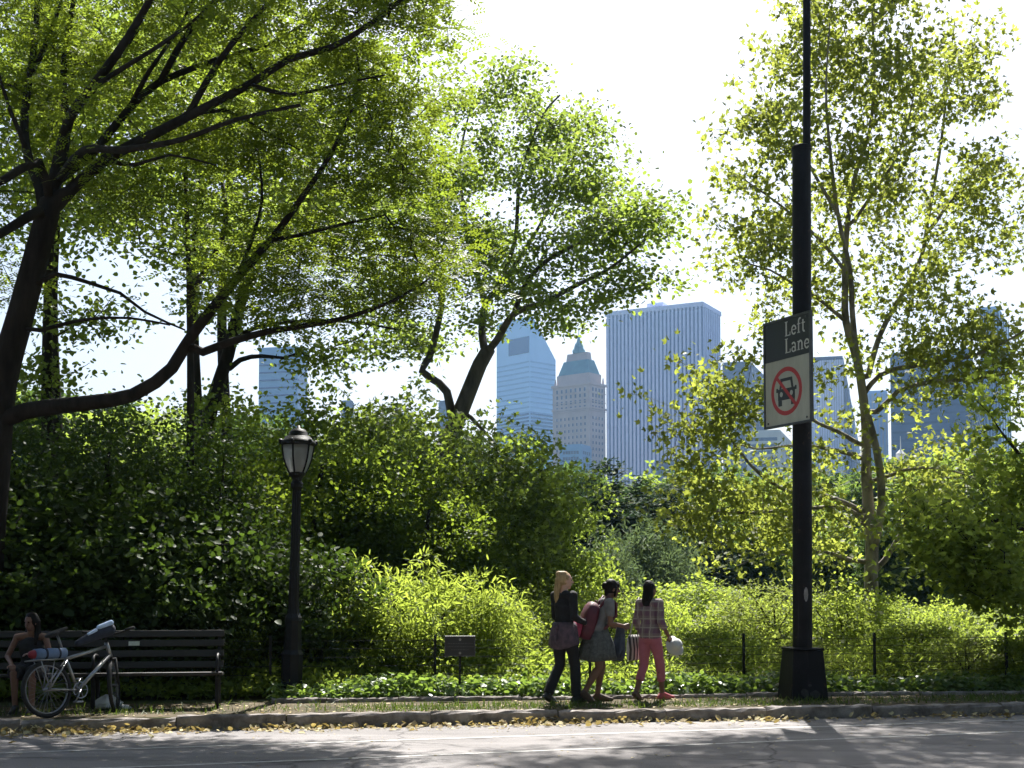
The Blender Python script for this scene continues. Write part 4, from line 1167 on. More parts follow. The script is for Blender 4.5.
# ---- pole with the tapered foot
pb = ground(808, 701, VZ) + Vector((0, .32, 0))
pole = thing('sign_pole', 'thick black steel pole on a tapered square foot at the kerb', 'pole', pb)
def zat(py): return at(805, py, pb.y).z - VZ
mb = MB()
rot = Matrix.Rotation(KROT, 3, 'Z')
h = zat(650)
mb.box((0, 0, h / 2), (.53, .52, h), rot, taper=(.80, .80)); mb.box((0, 0, h + .018), (.45, .44, .035), rot)
mb.build('foot', M['iron_worn'], pole, bevel=.012)
mb = MB(); rng_ = random.Random(4)
for (cx, cz, w_, h_) in [(-.07, .10, .07, .075), (.07, .085, .09, .06), (.0, .20, .03, .025)]:
    poly = [(cx + w_ * math.cos(a) * rng_.uniform(.6, 1), cz + h_ * math.sin(a) * rng_.uniform(.6, 1)) for a in [k * .7 for k in range(9)]]
    tl = .28 * .2 / h
    mb.prism(poly, 0, .003, lambda v: rot @ Vector((v.x, -.263 + v.y * (.056 / h) - v.z, v.y)))
mb.build('scuff_mark', M['scuff'], pole)
ztop = zat(147); zt2 = ztop + 7.0
mb = MB(); mb.tube([(0, 0, h), (0, 0, ztop * .5), (0, 0, ztop)], [.132, .130, .128], 24)
mb.lathe([(.135, ztop - .05), (.140, ztop - .03), (.140, ztop), (.08, ztop + .03)], n=24)
mb.build('shaft', M['iron_worn'], pole, smooth=False)
mb = MB(); mb.tube([(.072, 0, ztop - .3), (.078, 0, ztop + 2), (.085, 0, zt2)], [.055, .054, .050], 16)
mb.build('mast', M['iron_worn'], pole, smooth=False)
mb = MB(); poly = [(.03 * math.cos(a) + .02, 1.42 + .10 * math.sin(a)) for a in [k * .63 for k in range(10)]]
mb.prism(poly, 0, .003, lambda v: Vector((v.x, -math.sqrt(max(0, .1335 ** 2 - v.x ** 2)) - v.z, v.y)))
mb.build('sticker', M['graf'], pole)

pole.rotation_euler = (0, R(.55), 0)
# ---- sign 'Left Lane' / no cars
SW, SH_ = 1.0, 1.47
ang = R(-64)
sz_c = at(790, 371, pb.y - .1).z
nrm = Vector((math.sin(ang), -math.cos(ang), 0))
sc = Vector((pb.x - .02, pb.y, sz_c)) + nrm * .175
sign = thing('traffic_sign', 'lane sign reading Left Lane over a red no-cars symbol, fixed to the thick pole', 'sign', sc, ang)
T = lambda off: (lambda v: Vector((v.x, -off - v.z, v.y)))
mb = MB(); mb.box((0, .012, 0), (SW, .024, SH_)); mb.build('panel', M['sign_white'], sign)
zs = SH_ / 2 - .56
mb = MB(); mb.box((0, -.0025, (SH_ / 2 + zs) / 2 - .003), (SW - .03, .004, SH_ / 2 - zs - .012)); mb.build('black_header', M['sign_black'], sign)
mb = MB()
for a, b_ in [((-SW / 2, -SH_ / 2), (SW / 2, -SH_ / 2)), ((-SW / 2, SH_ / 2), (SW / 2, SH_ / 2))]:
    mb.box(((a[0] + b_[0]) / 2, .01, a[1]), (SW + .03, .045, .03))
for x_ in (-SW / 2, SW / 2): mb.box((x_, .01, 0), (.03, .045, SH_ - .031))
mb.build('frame', M['sign_edge'], sign)
mb = MB()
for z_ in (.4, -.4): mb.box((.02, .065, z_), (.34, .08, .06))
mb.build('bracket', M['sign_edge'], sign)
for z_ in (.4, -.4):
    mb = MB(); mb.tube([(pb.x, pb.y, sc.z + z_ - .03), (pb.x, pb.y, sc.z + z_ + .03)], .141, 24); o = mb.build('clamp_band', M['sign_edge'], None)
    o.data.transform(Matrix.Rotation(-ang, 4, 'Z') @ Matrix.Translation(-Vector(sc))); o.parent = sign
for x_ in (-.42, .42):
    for z_ in (.68, -.68):
        mb = MB(); mb.lathe([(.016, 0), (.016, .006), (.010, .010)], n=8); o = mb.build('bolt', M['sign_edge'], sign); o.location = (x_, -.006, z_); o.rotation_euler = (R(90), 0, 0)
# lettering, slab-serif strokes on a unit grid (x-height .62, cap height 1)
def stroke(mb, pts, w, sc_, ox, oz):
    P = [Vector((p[0] * sc_ + ox, p[1] * sc_ + oz, 0)) for p in pts]
    w = w * sc_ / 2; L_s, R_s = [], []
    for i, p in enumerate(P):
        d0 = (P[i] - P[i - 1]).normalized() if i else (P[1] - P[0]).normalized()
        d1 = (P[i + 1] - P[i]).normalized() if i < len(P) - 1 else d0
        n0 = Vector((-d0.y, d0.x, 0)); n1 = Vector((-d1.y, d1.x, 0)); m_ = (n0 + n1)
        m_ = m_.normalized() / max(.5, m_.normalized().dot(n0))
        L_s.append(p + m_ * w); R_s.append(p - m_ * w)
    for i in range(len(P) - 1):
        q = [L_s[i], L_s[i + 1], R_s[i + 1], R_s[i]]
        mb.prism([(v.x, v.y) for v in q][::-1], 0, .002, T(.0055))
def arc(cx, cz, rx, rz, a0, a1, n=10):
    return [(cx + rx * math.cos(R(a0 + (a1 - a0) * i / n)), cz + rz * math.sin(R(a0 + (a1 - a0) * i / n))) for i in range(n + 1)]
GL = {
 'L': (.62, [([(.14, 0), (.14, 1)], .15), ([(0, .03), (.58, .03)], .06), ([(.55, 0), (.55, .25)], .07), ([(0, .97), (.3, .97)], .06)]),
 'e': (.56, [(arc(.27, .31, .22, .29, 0, 320, 16), .11), ([(.06, .32), (.49, .32)], .06)]),
 'f': (.40, [([(.15, 0), (.15, .75)] + arc(.30, .78, .15, .2, 180, 60, 6), .12), ([(.0, .62), (.34, .62)], .06), ([(.02, .03), (.30, .03)], .06)]),
 't': (.40, [([(.15, .85), (.15, .18)] + arc(.28, .17, .13, .14, 180, 290, 6), .12), ([(.0, .62), (.36, .62)], .06)]),
 'a': (.56, [(arc(.22, .16, .17, .16, 0, 360, 14), .09), (arc(.22, .42, .19, .19, 150, 0, 8) + [(.41, .05), (.50, .03)], .11)]),
 'n': (.66, [([(.13, 0), (.13, .62)], .12), (arc(.32, .40, .17, .22, 150, 0, 8) + [(.49, 0)], .12), ([(0, .03), (.26, .03)], .06), ([(.37, .03), (.63, .03)], .06), ([(.0, .60), (.14, .60)], .06)]),
}
def word(txt, x0, z0, sc_):
    mb = MB(); x = x0
    for ch in txt:
        adv, st = GL[ch]
        for pts, w in st: stroke(mb, pts, w, sc_, x, z0)
        x += (adv + .07) * sc_
    return mb.build('lettering', M['letter'], sign)
word('Left', -.03, zs + .31, .20)
word('Lane', -.03, zs + .075, .20)
# pictogram : ring, bar, car
cz = -.27; cx = -.02; ro, ri = .335, .275
mb = MB(); nn_ = 48
for i in range(nn_):
    a0, a1 = 2 * math.pi * i / nn_, 2 * math.pi * (i + 1) / nn_
    mb.prism([(cx + ri * math.cos(a0), cz + ri * math.sin(a0)), (cx + ro * math.cos(a0), cz + ro * math.sin(a0)), (cx + ro * math.cos(a1), cz + ro * math.sin(a1)), (cx + ri * math.cos(a1), cz + ri * math.sin(a1))], 0, .002, T(.0005))
mb.build('ring', M['sign_red'], sign)
mb = MB(); d_ = .2; w_ = .017
mb.prism([(cx - d_ - w_, cz + d_ - w_), (cx + d_ - w_, cz - d_ - w_), (cx + d_ + w_, cz - d_ + w_), (cx - d_ + w_, cz + d_ + w_)], 0, .002, T(.0045))
mb.build('slash', M['sign_red'], sign)
mb = MB()
qq = lambda P: mb.prism([(cx + x_ * 1.05, cz + z_ * 1.12) for x_, z_ in P], 0, .002, T(.0005))
qq([(-.175, -.105), (.175, -.105), (.175, .035), (-.175, .035)])
qq([(-.145, .036), (-.105, .036), (-.085, .125), (-.12, .165)]); qq([(.145, .036), (.12, .165), (.085, .125), (.105, .036)]); qq([(-.12, .165), (-.085, .126), (.085, .126), (.12, .165)])
qq([(-.17, -.175), (-.095, -.175), (-.095, -.106), (-.17, -.106)]); qq([(.095, -.175), (.17, -.175), (.17, -.106), (.095, -.106)])
qq([(-.21, .0), (-.176, .0), (-.176, .05), (-.21, .05)]); qq([(.176, .0), (.21, .0), (.21, .05), (.176, .05)])
mb.build('car_symbol', M['sign_black'], sign)
for sx in (-.11, .11):
    mb = MB(); mb.prism([(cx + sx + .032 * math.cos(k * .524), cz - .035 + .036 * math.sin(k * .524)) for k in range(12)], 0, .0015, T(.0025)); mb.build('headlight_symbol', M['sign_white'], sign)

# ---- low fence
fs_px = [130, 270, 435, 590, 744, 875, 1007, 1120]
f0 = K(0, 0, VZ)
fence = thing('park_fence', 'low thin black iron fence with slim posts and wires behind the ivy', 'fence', ground(590, 690, VZ))
posts = []
for px in fs_px:
    s_, n_ = kcoord(ground(px, 694.5 + (512 - px) * .011, VZ)); posts.append(K(s_, n_, VZ))
for p in posts:
    mb = MB(); mb.box((0, 0, .40), (.034, .034, .84)); mb.box((0, 0, .835), (.046, .046, .035), None, 0, (.5, .5))
    o = mb.build('post', M['iron'], fence); o.location = p - fence.location; o.rotation_euler = (0, 0, KROT)
for zz in (.10, .20, .30, .42, .54, .66, .77):
    mb = MB()
    for a, b_ in zip(posts, posts[1:]): mb.beam(a + Vector((0, .0, zz)), b_ + Vector((0, 0, zz)), .007, .007)
    mb.build('wire', M['iron'], fence, world=True)

# ---- dark notice board
np_ = at(460, 646, 17.75)
notice = thing('notice_board', 'small dark notice plate on a thin post behind the ivy, left of the walkers', 'sign', (np_.x, np_.y, VZ), R(4))
hz_ = np_.z - VZ
mb = MB(); mb.box((0, .03, hz_ / 2 - .05), (.03, .03, hz_ + .1)); mb.build('post', M['iron'], notice)
mb = MB(); mb.box((0, 0, hz_), (.42, .016, .275)); mb.build('panel', M['sign_black'], notice, bevel=.004)
mb = MB()
for z_ in (-.132, .132): mb.box((0, -.010, hz_ + z_), (.40, .004, .006))
for x_ in (-.203, .203): mb.box((x_, -.010, hz_), (.006, .004, .257))
mb.build('border', M['sign_edge'], notice)
mb = MB()
for z_, w_ in ((.035, .33), (-.008, .34), (-.05, .24)):
    rr_ = random.Random(int(z_ * 1000) + 90); x_ = -w_ / 2
    while x_ < w_ / 2:
        q = rr_.uniform(.012, .035); mb.box((x_ + q / 2, -.0095, hz_ + z_), (q, .003, .010)); x_ += q + .008
mb.build('text_rows', M['sign_edge'], notice)
for z_ in (.088, -.095):
    mb = MB(); mb.lathe([(.018, 0), (.018, .003)], n=10); o = mb.build('emblem', M['graf'], notice); o.location = (0, -.0085, hz_ + z_); o.rotation_euler = (R(90), 0, 0)

# ---- bench
bs, _ = kcoord(ground(222, 708, VZ))
BN = 1.12
bench = thing('park_bench', 'long dark slatted park bench in the shade, seen from the front', 'bench', K(bs, BN, VZ), KROT)
Lb = 4.6
for z_ in (.53, .67, .80, .92):
    mb = MB(); yy = .42 + (z_ - .45) * .26
    mb.box((-Lb / 2, yy, z_), (Lb, .035, .085), Matrix.Rotation(R(-14), 3, 'X')); mb.build('back_slat', M['wood'], bench, bevel=.006)
for i in range(5):
    mb = MB(); mb.box((-Lb / 2, .02 + i * .098, .44 - i * .008), (Lb, .082, .036)); mb.build('seat_slat', M['wood'], bench, bevel=.006)
for x_ in (-.06, -1.55, -3.05, -4.54):
    mb = MB()
    mb.beam((x_, .03, 0), (x_, .02, .42), .05, .05, up=Vector((1, 0, 0))); mb.beam((x_, .50, 0), (x_, .40, .42), .05, .05, up=Vector((1, 0, 0)))
    mb.beam((x_, -.01, .395), (x_, .45, .37), .05, .035); mb.beam((x_, .425, .40), (x_, .575, .97), .045, .04, up=Vector((1, 0, 0)))
    mb.build('leg_frame', M['iron'], bench, bevel=.006)
    mb = MB(); mb.tube([(x_, .03, .42), (x_, -.02, .55), (x_, .03, .655), (x_, .18, .67), (x_, .34, .655), (x_, .46, .64)], .02, 8); mb.build('armrest', M['iron'], bench, smooth=True)
plq = at(143, 645, 16.5)
mb = MB(); mb.box((-1.12, .42 + .35 * .26 - .024, .80), (.135, .006, .055), Matrix.Rotation(R(-14), 3, 'X')); mb.build('plaque', M['plaque'], bench)
# ================================================================== PEOPLE
M['skin_tan'] = pbr('tan_skin', (0.17, 0.088, 0.06), (0.14, 0.07, 0.047), 6, .5, spec=.35)
M['skin_pale'] = pbr('light_skin', (0.50, 0.31, 0.23), (0.44, 0.26, 0.19), 6, .5, spec=.35)
M['hair_blonde'] = pbr('blonde_hair', (0.40, 0.29, 0.15), (0.22, 0.15, 0.07), 40, .55, .2, 60, stretch=(1, 1, .12), spec=.2)
M['hair_dark'] = pbr('dark_hair', (0.010, 0.007, 0.006), (0.005, 0.004, 0.0035), 40, .6, .15, 60, stretch=(1, 1, .12), spec=.15)
M['black_knit'] = pbr('black_knit', (0.008, 0.007, 0.009), (0.005, 0.0045, 0.0055), 12, .9, .4, 80)
M['dark_trouser'] = pbr('dark_trousers', (0.007, 0.007, 0.009), (0.0045, 0.0045, 0.006), 12, .85, .4, 60)
M['wrap'] = pbr('mottled_purple_cloth', (0.10, 0.06, 0.08), (0.035, 0.028, 0.036), 16, .9, .4, 60)
M['white_cotton'] = pbr('white_cotton', (0.50, 0.50, 0.49), (0.42, 0.42, 0.41), 10, .85, .3, 50)
M['grey_cotton'] = pbr('grey_cotton', (0.17, 0.165, 0.17), (0.11, 0.108, 0.112), 10, .85, .3, 50)
M['grey_dress'] = pbr('grey_patterned_dress', (0.10, 0.105, 0.10), (0.04, 0.043, 0.043), 22, .9, .3, 50)
M['denim'] = pbr('blue_grey_denim', (0.05, 0.06, 0.09), (0.03, 0.037, 0.055), 12, .9, .3, 60)
M['pink'] = pbr('pink_trousers', (0.40, 0.13, 0.18), (0.33, 0.095, 0.135), 9, .85, .4, 40)
M['pink_shoe'] = pbr('pink_shoe', (0.40, 0.075, 0.10), (0.32, 0.06, 0.08), 9, .6)
M['brown_shoe'] = pbr('brown_shoe', (0.10, 0.055, 0.035), (0.06, 0.034, 0.022), 9, .6)
M['black_shoe'] = pbr('black_shoe', (0.015, 0.015, 0.016), (0.01, 0.01, 0.011), 9, .5)
M['pack_red'] = pbr('crimson_nylon', (0.09, 0.010, 0.024), (0.06, 0.007, 0.016), 10, .6, .3, 40)
M['pack_pink'] = pbr('pink_nylon', (0.38, 0.035, 0.10), (0.30, 0.03, 0.08), 10, .6, .3, 40)
M['eye'] = pbr('dark_eye', (0.02, 0.015, 0.012), (0.015, 0.01, 0.01), 5, .2)
def plaid_mat():
    m, nt, out = new_mat('plaid_shirt')
    p = nt.nodes.new('ShaderNodeBsdfPrincipled'); nt.links.new(p.outputs[0], out.inputs[0]); p.inputs['Roughness'].default_value = .9
    tc = nt.nodes.new('ShaderNodeTexCoord'); sx = nt.nodes.new('ShaderNodeSeparateXYZ'); nt.links.new(tc.outputs['Object'], sx.inputs[0])
    def band(o, sc_, w, ph=0.0):
        a = nt.nodes.new('ShaderNodeMath'); a.operation = 'MULTIPLY_ADD'; a.inputs[1].default_value = sc_; a.inputs[2].default_value = ph; nt.links.new(o, a.inputs[0])
        f = nt.nodes.new('ShaderNodeMath'); f.operation = 'FRACT'; nt.links.new(a.outputs[0], f.inputs[0])
        l = nt.nodes.new('ShaderNodeMath'); l.operation = 'LESS_THAN'; l.inputs[1].default_value = w; nt.links.new(f.outputs[0], l.inputs[0])
        return l.outputs[0]
    x, z = sx.outputs['X'], sx.outputs['Z']
    c = mixc(nt, band(x, 8, .5), (.20, .165, .15), (.13, .07, .11))
    c2 = mixc(nt, band(z, 8, .5, .3), (.21, .175, .16), (.15, .08, .12))
    c = mixc(nt, .5, c, c2)
    c = mixc(nt, band(x, 8, .10, .4), c, (.33, .29, .27)); c = mixc(nt, band(z, 8, .10, .7), c, (.31, .28, .265))
    nt.links.new(c, p.inputs['Base Color'])
    return m
def stripe_mat():
    m, nt, out = new_mat('striped_canvas')
    p = nt.nodes.new('ShaderNodeBsdfPrincipled'); nt.links.new(p.outputs[0], out.inputs[0]); p.inputs['Roughness'].default_value = .9
    tc = nt.nodes.new('ShaderNodeTexCoord'); sx = nt.nodes.new('ShaderNodeSeparateXYZ'); nt.links.new(tc.outputs['Object'], sx.inputs[0])
    a = nt.nodes.new('ShaderNodeMath'); a.operation = 'MULTIPLY'; a.inputs[1].default_value = 16; nt.links.new(sx.outputs['Y'], a.inputs[0])
    f = nt.nodes.new('ShaderNodeMath'); f.operation = 'FRACT'; nt.links.new(a.outputs[0], f.inputs[0])
    nt.links.new(ramp(nt, f.outputs[0], [(.45, (.05, .045, .05)), (.5, (.45, .43, .40))]), p.inputs['Base Color'])
    return m
M['plaid'] = plaid_mat(); M['stripe'] = stripe_mat()

V3 = Vector
def ring(c, w, d, n=20, yaw=0.0, tilt=None):
    c = V3(c); out = []
    for j in range(n):
        a = 2 * math.pi * j / n
        x, y = w * math.cos(a), d * math.sin(a)
        q = V3((x * math.cos(yaw) - y * math.sin(yaw), x * math.sin(yaw) + y * math.cos(yaw), 0))
        if tilt is not None: q = tilt @ q
        out.append(c + q)
    return out

def hand(mb, wr, d, palm_n, curl=.5, sc_=1.0, side=1):
    """palm plus five fingers; d = pointing direction, palm_n = palm normal (towards the palm side)"""
    d = V3(d).normalized(); pn = V3(palm_n); pn = (pn - d * pn.dot(d)).normalized(); x = d.cross(pn)
    wr = V3(wr)
    for k in (-.6, 0, .6):
        mb.rc(wr + x * k * .022 * sc_, .017 * sc_, wr + d * .082 * sc_ + x * k * .052 * sc_, .0145 * sc_, 8)
    for k, L in ((-1.5, .062), (-.5, .074), (.5, .080), (1.5, .070)):
        b0 = wr + d * .085 * sc_ + x * k * .0205 * sc_
        d1 = (d * math.cos(curl * .7) + pn * math.sin(curl * .7)).normalized()
        d2 = (d * math.cos(curl * 1.7) + pn * math.sin(curl * 1.7)).normalized()
        m_ = b0 + d1 * L * .5 * sc_; e = m_ + d2 * L * .5 * sc_
        mb.rc(b0 - d * .012, .0092 * sc_, m_, .0085 * sc_, 8); mb.rc(m_, .0085 * sc_, e, .007 * sc_, 8)
    tb = wr + d * .025 * sc_ + x * side * .03 * sc_
    t1 = tb + (d * .6 + x * side * .7 + pn * .35).normalized() * .038 * sc_
    t2 = t1 + (d * .9 + x * side * .15 + pn * .45).normalized() * .030 * sc_
    mb.rc(tb, .013 * sc_, t1, .0105 * sc_, 8); mb.rc(t1, .0105 * sc_, t2, .008 * sc_, 8)

def head(mb, c, yaw=0.0, pitch=0.0, neck=None):
    c = V3(c)
    rot = Matrix.Rotation(yaw, 3, 'Z') @ Matrix.Rotation(pitch, 3, 'X')
    q = lambda x, y, z: c + rot @ V3((x, y, z))
    mb.ell(c + rot @ V3((0, -.008, .02)), (.072, .092, .098), rot)
    mb.ell(q(0, .018, -.035), (.056, .066, .075), rot)
    mb.rc(q(0, .055, -.088), .020, q(0, .05, -.08), .022)
    mb.rc(q(0, .082, .015), .010, q(0, .103, -.022), .0135)          # nose
    mb.rc(q(-.018, .080, -.055), .008, q(.018, .080, -.055), .008)    # lips
    mb.rc(q(-.03, .076, .030), .011, q(.03, .076, .030), .011)       # brow
    for s_ in (-1, 1): mb.ell(q(s_ * .073, -.005, -.005), (.010, .020, .031), rot)
    if neck is not None: mb.rc(neck, .056, q(0, -.012, -.06), .050)
    return rot, q

def leg(mb, hip, knee, ank, toe_dir, thigh=.078, foot=True):
    hip, knee, ank = V3(hip), V3(knee), V3(ank)
    mb.rc(hip, thigh, knee, .052); mb.rc(knee, .052, ank, .036)
    d = (ank - knee)
    mb.rc(knee + d * .18 - V3((0, .012, 0)), .053, knee + d * .50 - V3((0, .012, 0)), .044)
    if foot: footm(mb, ank, toe_dir)
def footm(mb, ank, td, k=1.0):
    ank = V3(ank); td = V3(td).normalized()
    heel = ank - td * .045 * k + V3((0, 0, -.045)); ball = ank + td * .125 * k + V3((0, 0, -.055)); toe = ank + td * .185 * k + V3((0, 0, -.060))
    mb.rc(ank, .038 * k, heel, .034 * k); mb.rc(heel, .034 * k, ball, .033 * k); mb.rc(ball, .036 * k, toe, .022 * k); mb.rc(ank, .036 * k, ball, .034 * k)
def arm(mb, sh, el, wr, r=(.045, .036, .025)):
    mb.rc(sh, r[0], el, r[1]); mb.rc(el, r[1] * 1.02, wr, r[2])
def torso(mb, pelvis, chest, neck, k=1.0, dx=0.0):
    """lofted trunk from crotch to neck base along a straight or leaning spine"""
    pelvis, chest, neck = V3(pelvis), V3(chest), V3(neck)
    up = (chest - pelvis).normalized()
    tl = V3((0, 0, 1)).rotation_difference(up).to_matrix()
    P = lambda t: pelvis + (chest - pelvis) * t
    mb.loft([ring(P(-.32), .09 * k, .07 * k, tilt=tl), ring(P(-.2), .15 * k, .105 * k, tilt=tl), ring(P(0), .165 * k, .112 * k, tilt=tl), ring(P(.25), .150 * k, .10 * k, tilt=tl), ring(P(.5), .125 * k, .088 * k, tilt=tl),
             ring(P(.78), .142 * k, .10 * k, tilt=tl), ring(P(1), .155 * k, .105 * k, tilt=tl), ring(P(1.22), .150 * k, .085 * k, tilt=tl), ring(P(1.36), .10 * k, .065 * k, tilt=tl), ring(P(1.46), .055 * k, .05 * k, tilt=tl)])
def cloth_leg(mb, hip, knee, ank, t=1.0, r=(.092, .066, .060)):
    hip, knee, ank = V3(hip), V3(knee), V3(ank)
    e = knee + (ank - knee) * t
    mb.tube([hip + (knee - hip) * k for k in (0, .3, .7)] + [knee, knee + (e - knee) * .5, e], [r[0], r[0] * .97, r[1] * 1.06, r[1], (r[1] + r[2]) / 2, r[2]], 14)
def eyes(root, q, mat):
    mb = MB()
    for s_ in (-1, 1): mb.ell(q(s_ * .029, .079, .008), (.011, .008, .007), None, 8, 6)
    mb.build('eyes', mat, root, smooth=True)
G = lambda px, py: ground(px, py, VZ)
def heading(deg): return R(deg - 90)

# ---------- walker 1 : blonde, black top, wrap round the waist
p1 = thing('person', 'blonde walker in black top and dark trousers, cloth tied round the waist', 'person', G(564, 703), heading(38), 'three walkers on the strip behind the kerb')
p1.scale = (1.0,) * 3
hipL, hipR = (-.085, -.01, .91), (.085, .02, .91)
kL, aL, tL = (-.085, .0, .49), (-.085, -.21, .115), (0, 1, -.45)
kR, aR, tR = (.085, .12, .495), (.085, .14, .085), (0, 1, .02)
pel, ch, nk = (0, 0, .96), (0, .01, 1.28), (0, .0, 1.455)
hc = (0.01, .02, 1.60)
mb = MB(); torso(mb, pel, ch, nk, .98)
leg(mb, hipL, kL, aL, tL); leg(mb, hipR, kR, aR, tR)
shL, elL, wrL = (-.185, -.0, 1.41), (-.225, .04, 1.13), (-.17, .22, 1.0)
shR, elR, wrR = (.185, 0, 1.41), (.245, -.03, 1.13), (.20, .20, 1.04)
mb.rc((-.06, 0, 1.42), .06, shL, .052); mb.rc((.06, 0, 1.42), .06, shR, .052)
arm(mb, shL, elL, wrL); arm(mb, shR, elR, wrR)
hand(mb, wrL, (.15, .9, -.3), (1, 0, 0), .7, 1, 1); hand(mb, wrR, (-.1, .95, -.1), (-1, 0, 0), .6, 1, -1)
rot1, q1 = head(mb, hc, R(-25), 0, nk)
mb.remesh('body', M['skin_pale'], p1, .0065, 4)
mb = MB(); mb.ell(q1(0, -.022, .03), (.083, .095, .105), rot1); mb.ell(q1(0, -.085, .085), (.045, .045, .045), rot1); mb.rc(q1(0, -.09, .0), .055, q1(-.01, -.11, -.13), .045); mb.rc(q1(-.01, -.115, -.12), .045, q1(-.03, -.10, -.30), .030); mb.rc(q1(-.03, -.10, -.28), .03, q1(-.035, -.09, -.40), .016)
mb.remesh('hair', M['hair_blonde'], p1, .008, 3, fold=.02); eyes(p1, q1, M['eye'])
mb = MB(); torso(mb, pel, ch, (0, 0, 1.45), 1.10)
mb.rc((-.05, -.005, 1.405), .075, shL, .064); mb.rc((.05, -.005, 1.405), .075, shR, .064)
arm(mb, shL, elL, V3(elL).lerp(V3(wrL), .92), (.060, .052, .040)); arm(mb, shR, elR, V3(elR).lerp(V3(wrR), .92), (.060, .052, .040))
mb.remesh('top', M['black_knit'], p1, .009, 4, fold=.022)
mb = MB(); cloth_leg(mb, hipL, kL, V3(aL) + V3((0, 0, .0)), .97, (.098, .072, .068)); cloth_leg(mb, hipR, kR, aR, .97, (.098, .072, .068)); mb.ell((0, 0, .93), (.155, .118, .10))
mb.remesh('trousers', M['dark_trouser'], p1, .009, 3, fold=.018)
mb = MB(); rings = []
for z_, w_, d_ in ((1.06, .160, .125), (1.0, .185, .148), (.9, .205, .168), (.8, .215, .180), (.735, .218, .185)):
    rings.append([V3(((w_ + .010 * math.sin(7 * a + z_ * 9)) * math.cos(a), (d_ + .010 * math.sin(7 * a + z_ * 9)) * math.sin(a), z_ + (.03 * math.sin(2 * a + .7) if z_ < .8 else 0))) for a in [2 * math.pi * j / 44 for j in range(44)]])
mb.loft(rings); mb.rc((-.02, -.14, 1.03), .03, (.04, -.15, 1.0), .035); mb.rc((.02, -.16, 1.0), .03, (.06, -.19, .82), .02)
mb.build('waist_wrap', M['wrap'], p1, smooth=True)
for a_, t_ in ((aL, tL), (aR, tR)):
    mb = MB(); footm(mb, a_, t_, 1.13); mb.remesh('shoe', M['black_shoe'], p1, .008, 2)

# ---------- walker 2 : dark hair in a bun, dress, backpack
p2 = thing('person', 'dark-haired walker in grey skirt leaning forward under a pink backpack', 'person', G(597, 702), heading(14), 'three walkers on the strip behind the kerb')
hipL, hipR = (-.085, .0, .86), (.085, -.01, .86)
kL, aL, tL = (-.085, .10, .47), (-.085, .03, .085), (0, 1, 0)
kR, aR, tR = (.085, .0, .46), (.085, -.20, .14), (0, 1, -.7)
pel, ch, nk = (0, .0, .91), (0, .10, 1.19), (0, .165, 1.355)
hc = (0, .22, 1.49)
mb = MB(); torso(mb, pel, ch, nk, .95)
leg(mb, hipL, kL, aL, tL); leg(mb, hipR, kR, aR, tR)
shL, elL, wrL = (-.175, .13, 1.31), (-.20, .13, 1.05), (-.12, .32, .98)
shR, elR, wrR = (.175, .13, 1.31), (.205, .12, 1.04), (.16, .33, 1.0)
mb.rc((-.06, .14, 1.325), .055, shL, .05); mb.rc((.06, .14, 1.325), .055, shR, .05)
arm(mb, shL, elL, wrL); arm(mb, shR, elR, wrR)
hand(mb, wrL, (.5, .8, 0), (1, 0, 0), .9, 1, 1); hand(mb, wrR, (-.4, .9, 0), (-1, 0, 0), .9, 1, -1)
rot2, q2 = head(mb, hc, 0, R(-8), nk)
mb.remesh('body', M['skin_tan'], p2, .0065, 4)
mb = MB(); mb.ell(q2(0, -.028, .032), (.085, .096, .105), rot2); mb.ell(q2(0, -.10, .03), (.06, .055, .055), rot2); mb.rc(q2(0, -.06, .0), .065, q2(0, -.075, -.075), .03); mb.rc(q2(.058, .03, .03), .022, q2(.07, .02, -.09), .012); mb.rc(q2(-.058, .03, .03), .022, q2(-.07, .02, -.09), .012); mb.rc(q2(0, .06, .085), .03, q2(.03, .07, .06), .022)
mb.remesh('hair', M['hair_dark'], p2, .008, 3, fold=.02); eyes(p2, q2, M['eye'])
mb = MB(); torso(mb, V3(pel) + V3((0, .0, .05)), ch, nk, 1.07)
mb.rc((-.05, .135, 1.31), .07, shL, .062); mb.rc((.05, .135, 1.31), .07, shR, .062)
mb.rc(shL, .062, V3(shL).lerp(V3(elL), .5), .064); mb.rc(shR, .062, V3(shR).lerp(V3(elR), .5), .064)
mb.remesh('t_shirt', M['grey_cotton'], p2, .009, 4, fold=.022)
mb = MB(); rings = []
for z_, w_, d_, y_ in ((1.03, .140, .105, .035), (.98, .155, .125, .02), (.88, .20, .17, .01), (.76, .23, .22, .01), (.64, .245, .25, .0), (.56, .25, .265, .0)):
    f_ = (1.03 - z_) * .055
    rings.append([V3(((w_ + f_ * math.sin(9 * a)) * math.cos(a), y_ + (d_ + f_ * math.sin(9 * a)) * math.sin(a), z_ + (.02 * math.sin(3 * a) if z_ < .6 else 0))) for a in [2 * math.pi * j / 54 for j in range(54)]])
mb.loft(rings); mb.build('skirt', M['grey_dress'], p2, smooth=True)
mb = MB(); rings = []                     # jacket hanging over the front arm
for z_, w_, d_ in ((1.02, .03, .03), (.985, .07, .055), (.90, .075, .06), (.80, .085, .07), (.70, .095, .085), (.63, .085, .08), (.57, .05, .05)):
    rings.append([V3((.05 + (w_ + .026 * (1.03 - z_) * 2.2 * math.sin(5 * a + z_ * 4)) * math.cos(a), .31 - (.9 - z_) * .12 + (d_ + .026 * (1.03 - z_) * 2.2 * math.sin(4 * a + 1)) * math.sin(a), z_ + (.035 * math.sin(2 * a + 1) if z_ < .66 else .008 * math.sin(3 * a)))) for a in [2 * math.pi * j / 40 for j in range(40)]])
mb.loft(rings); jk = mb.build('jacket', M['denim'], None, smooth=True)
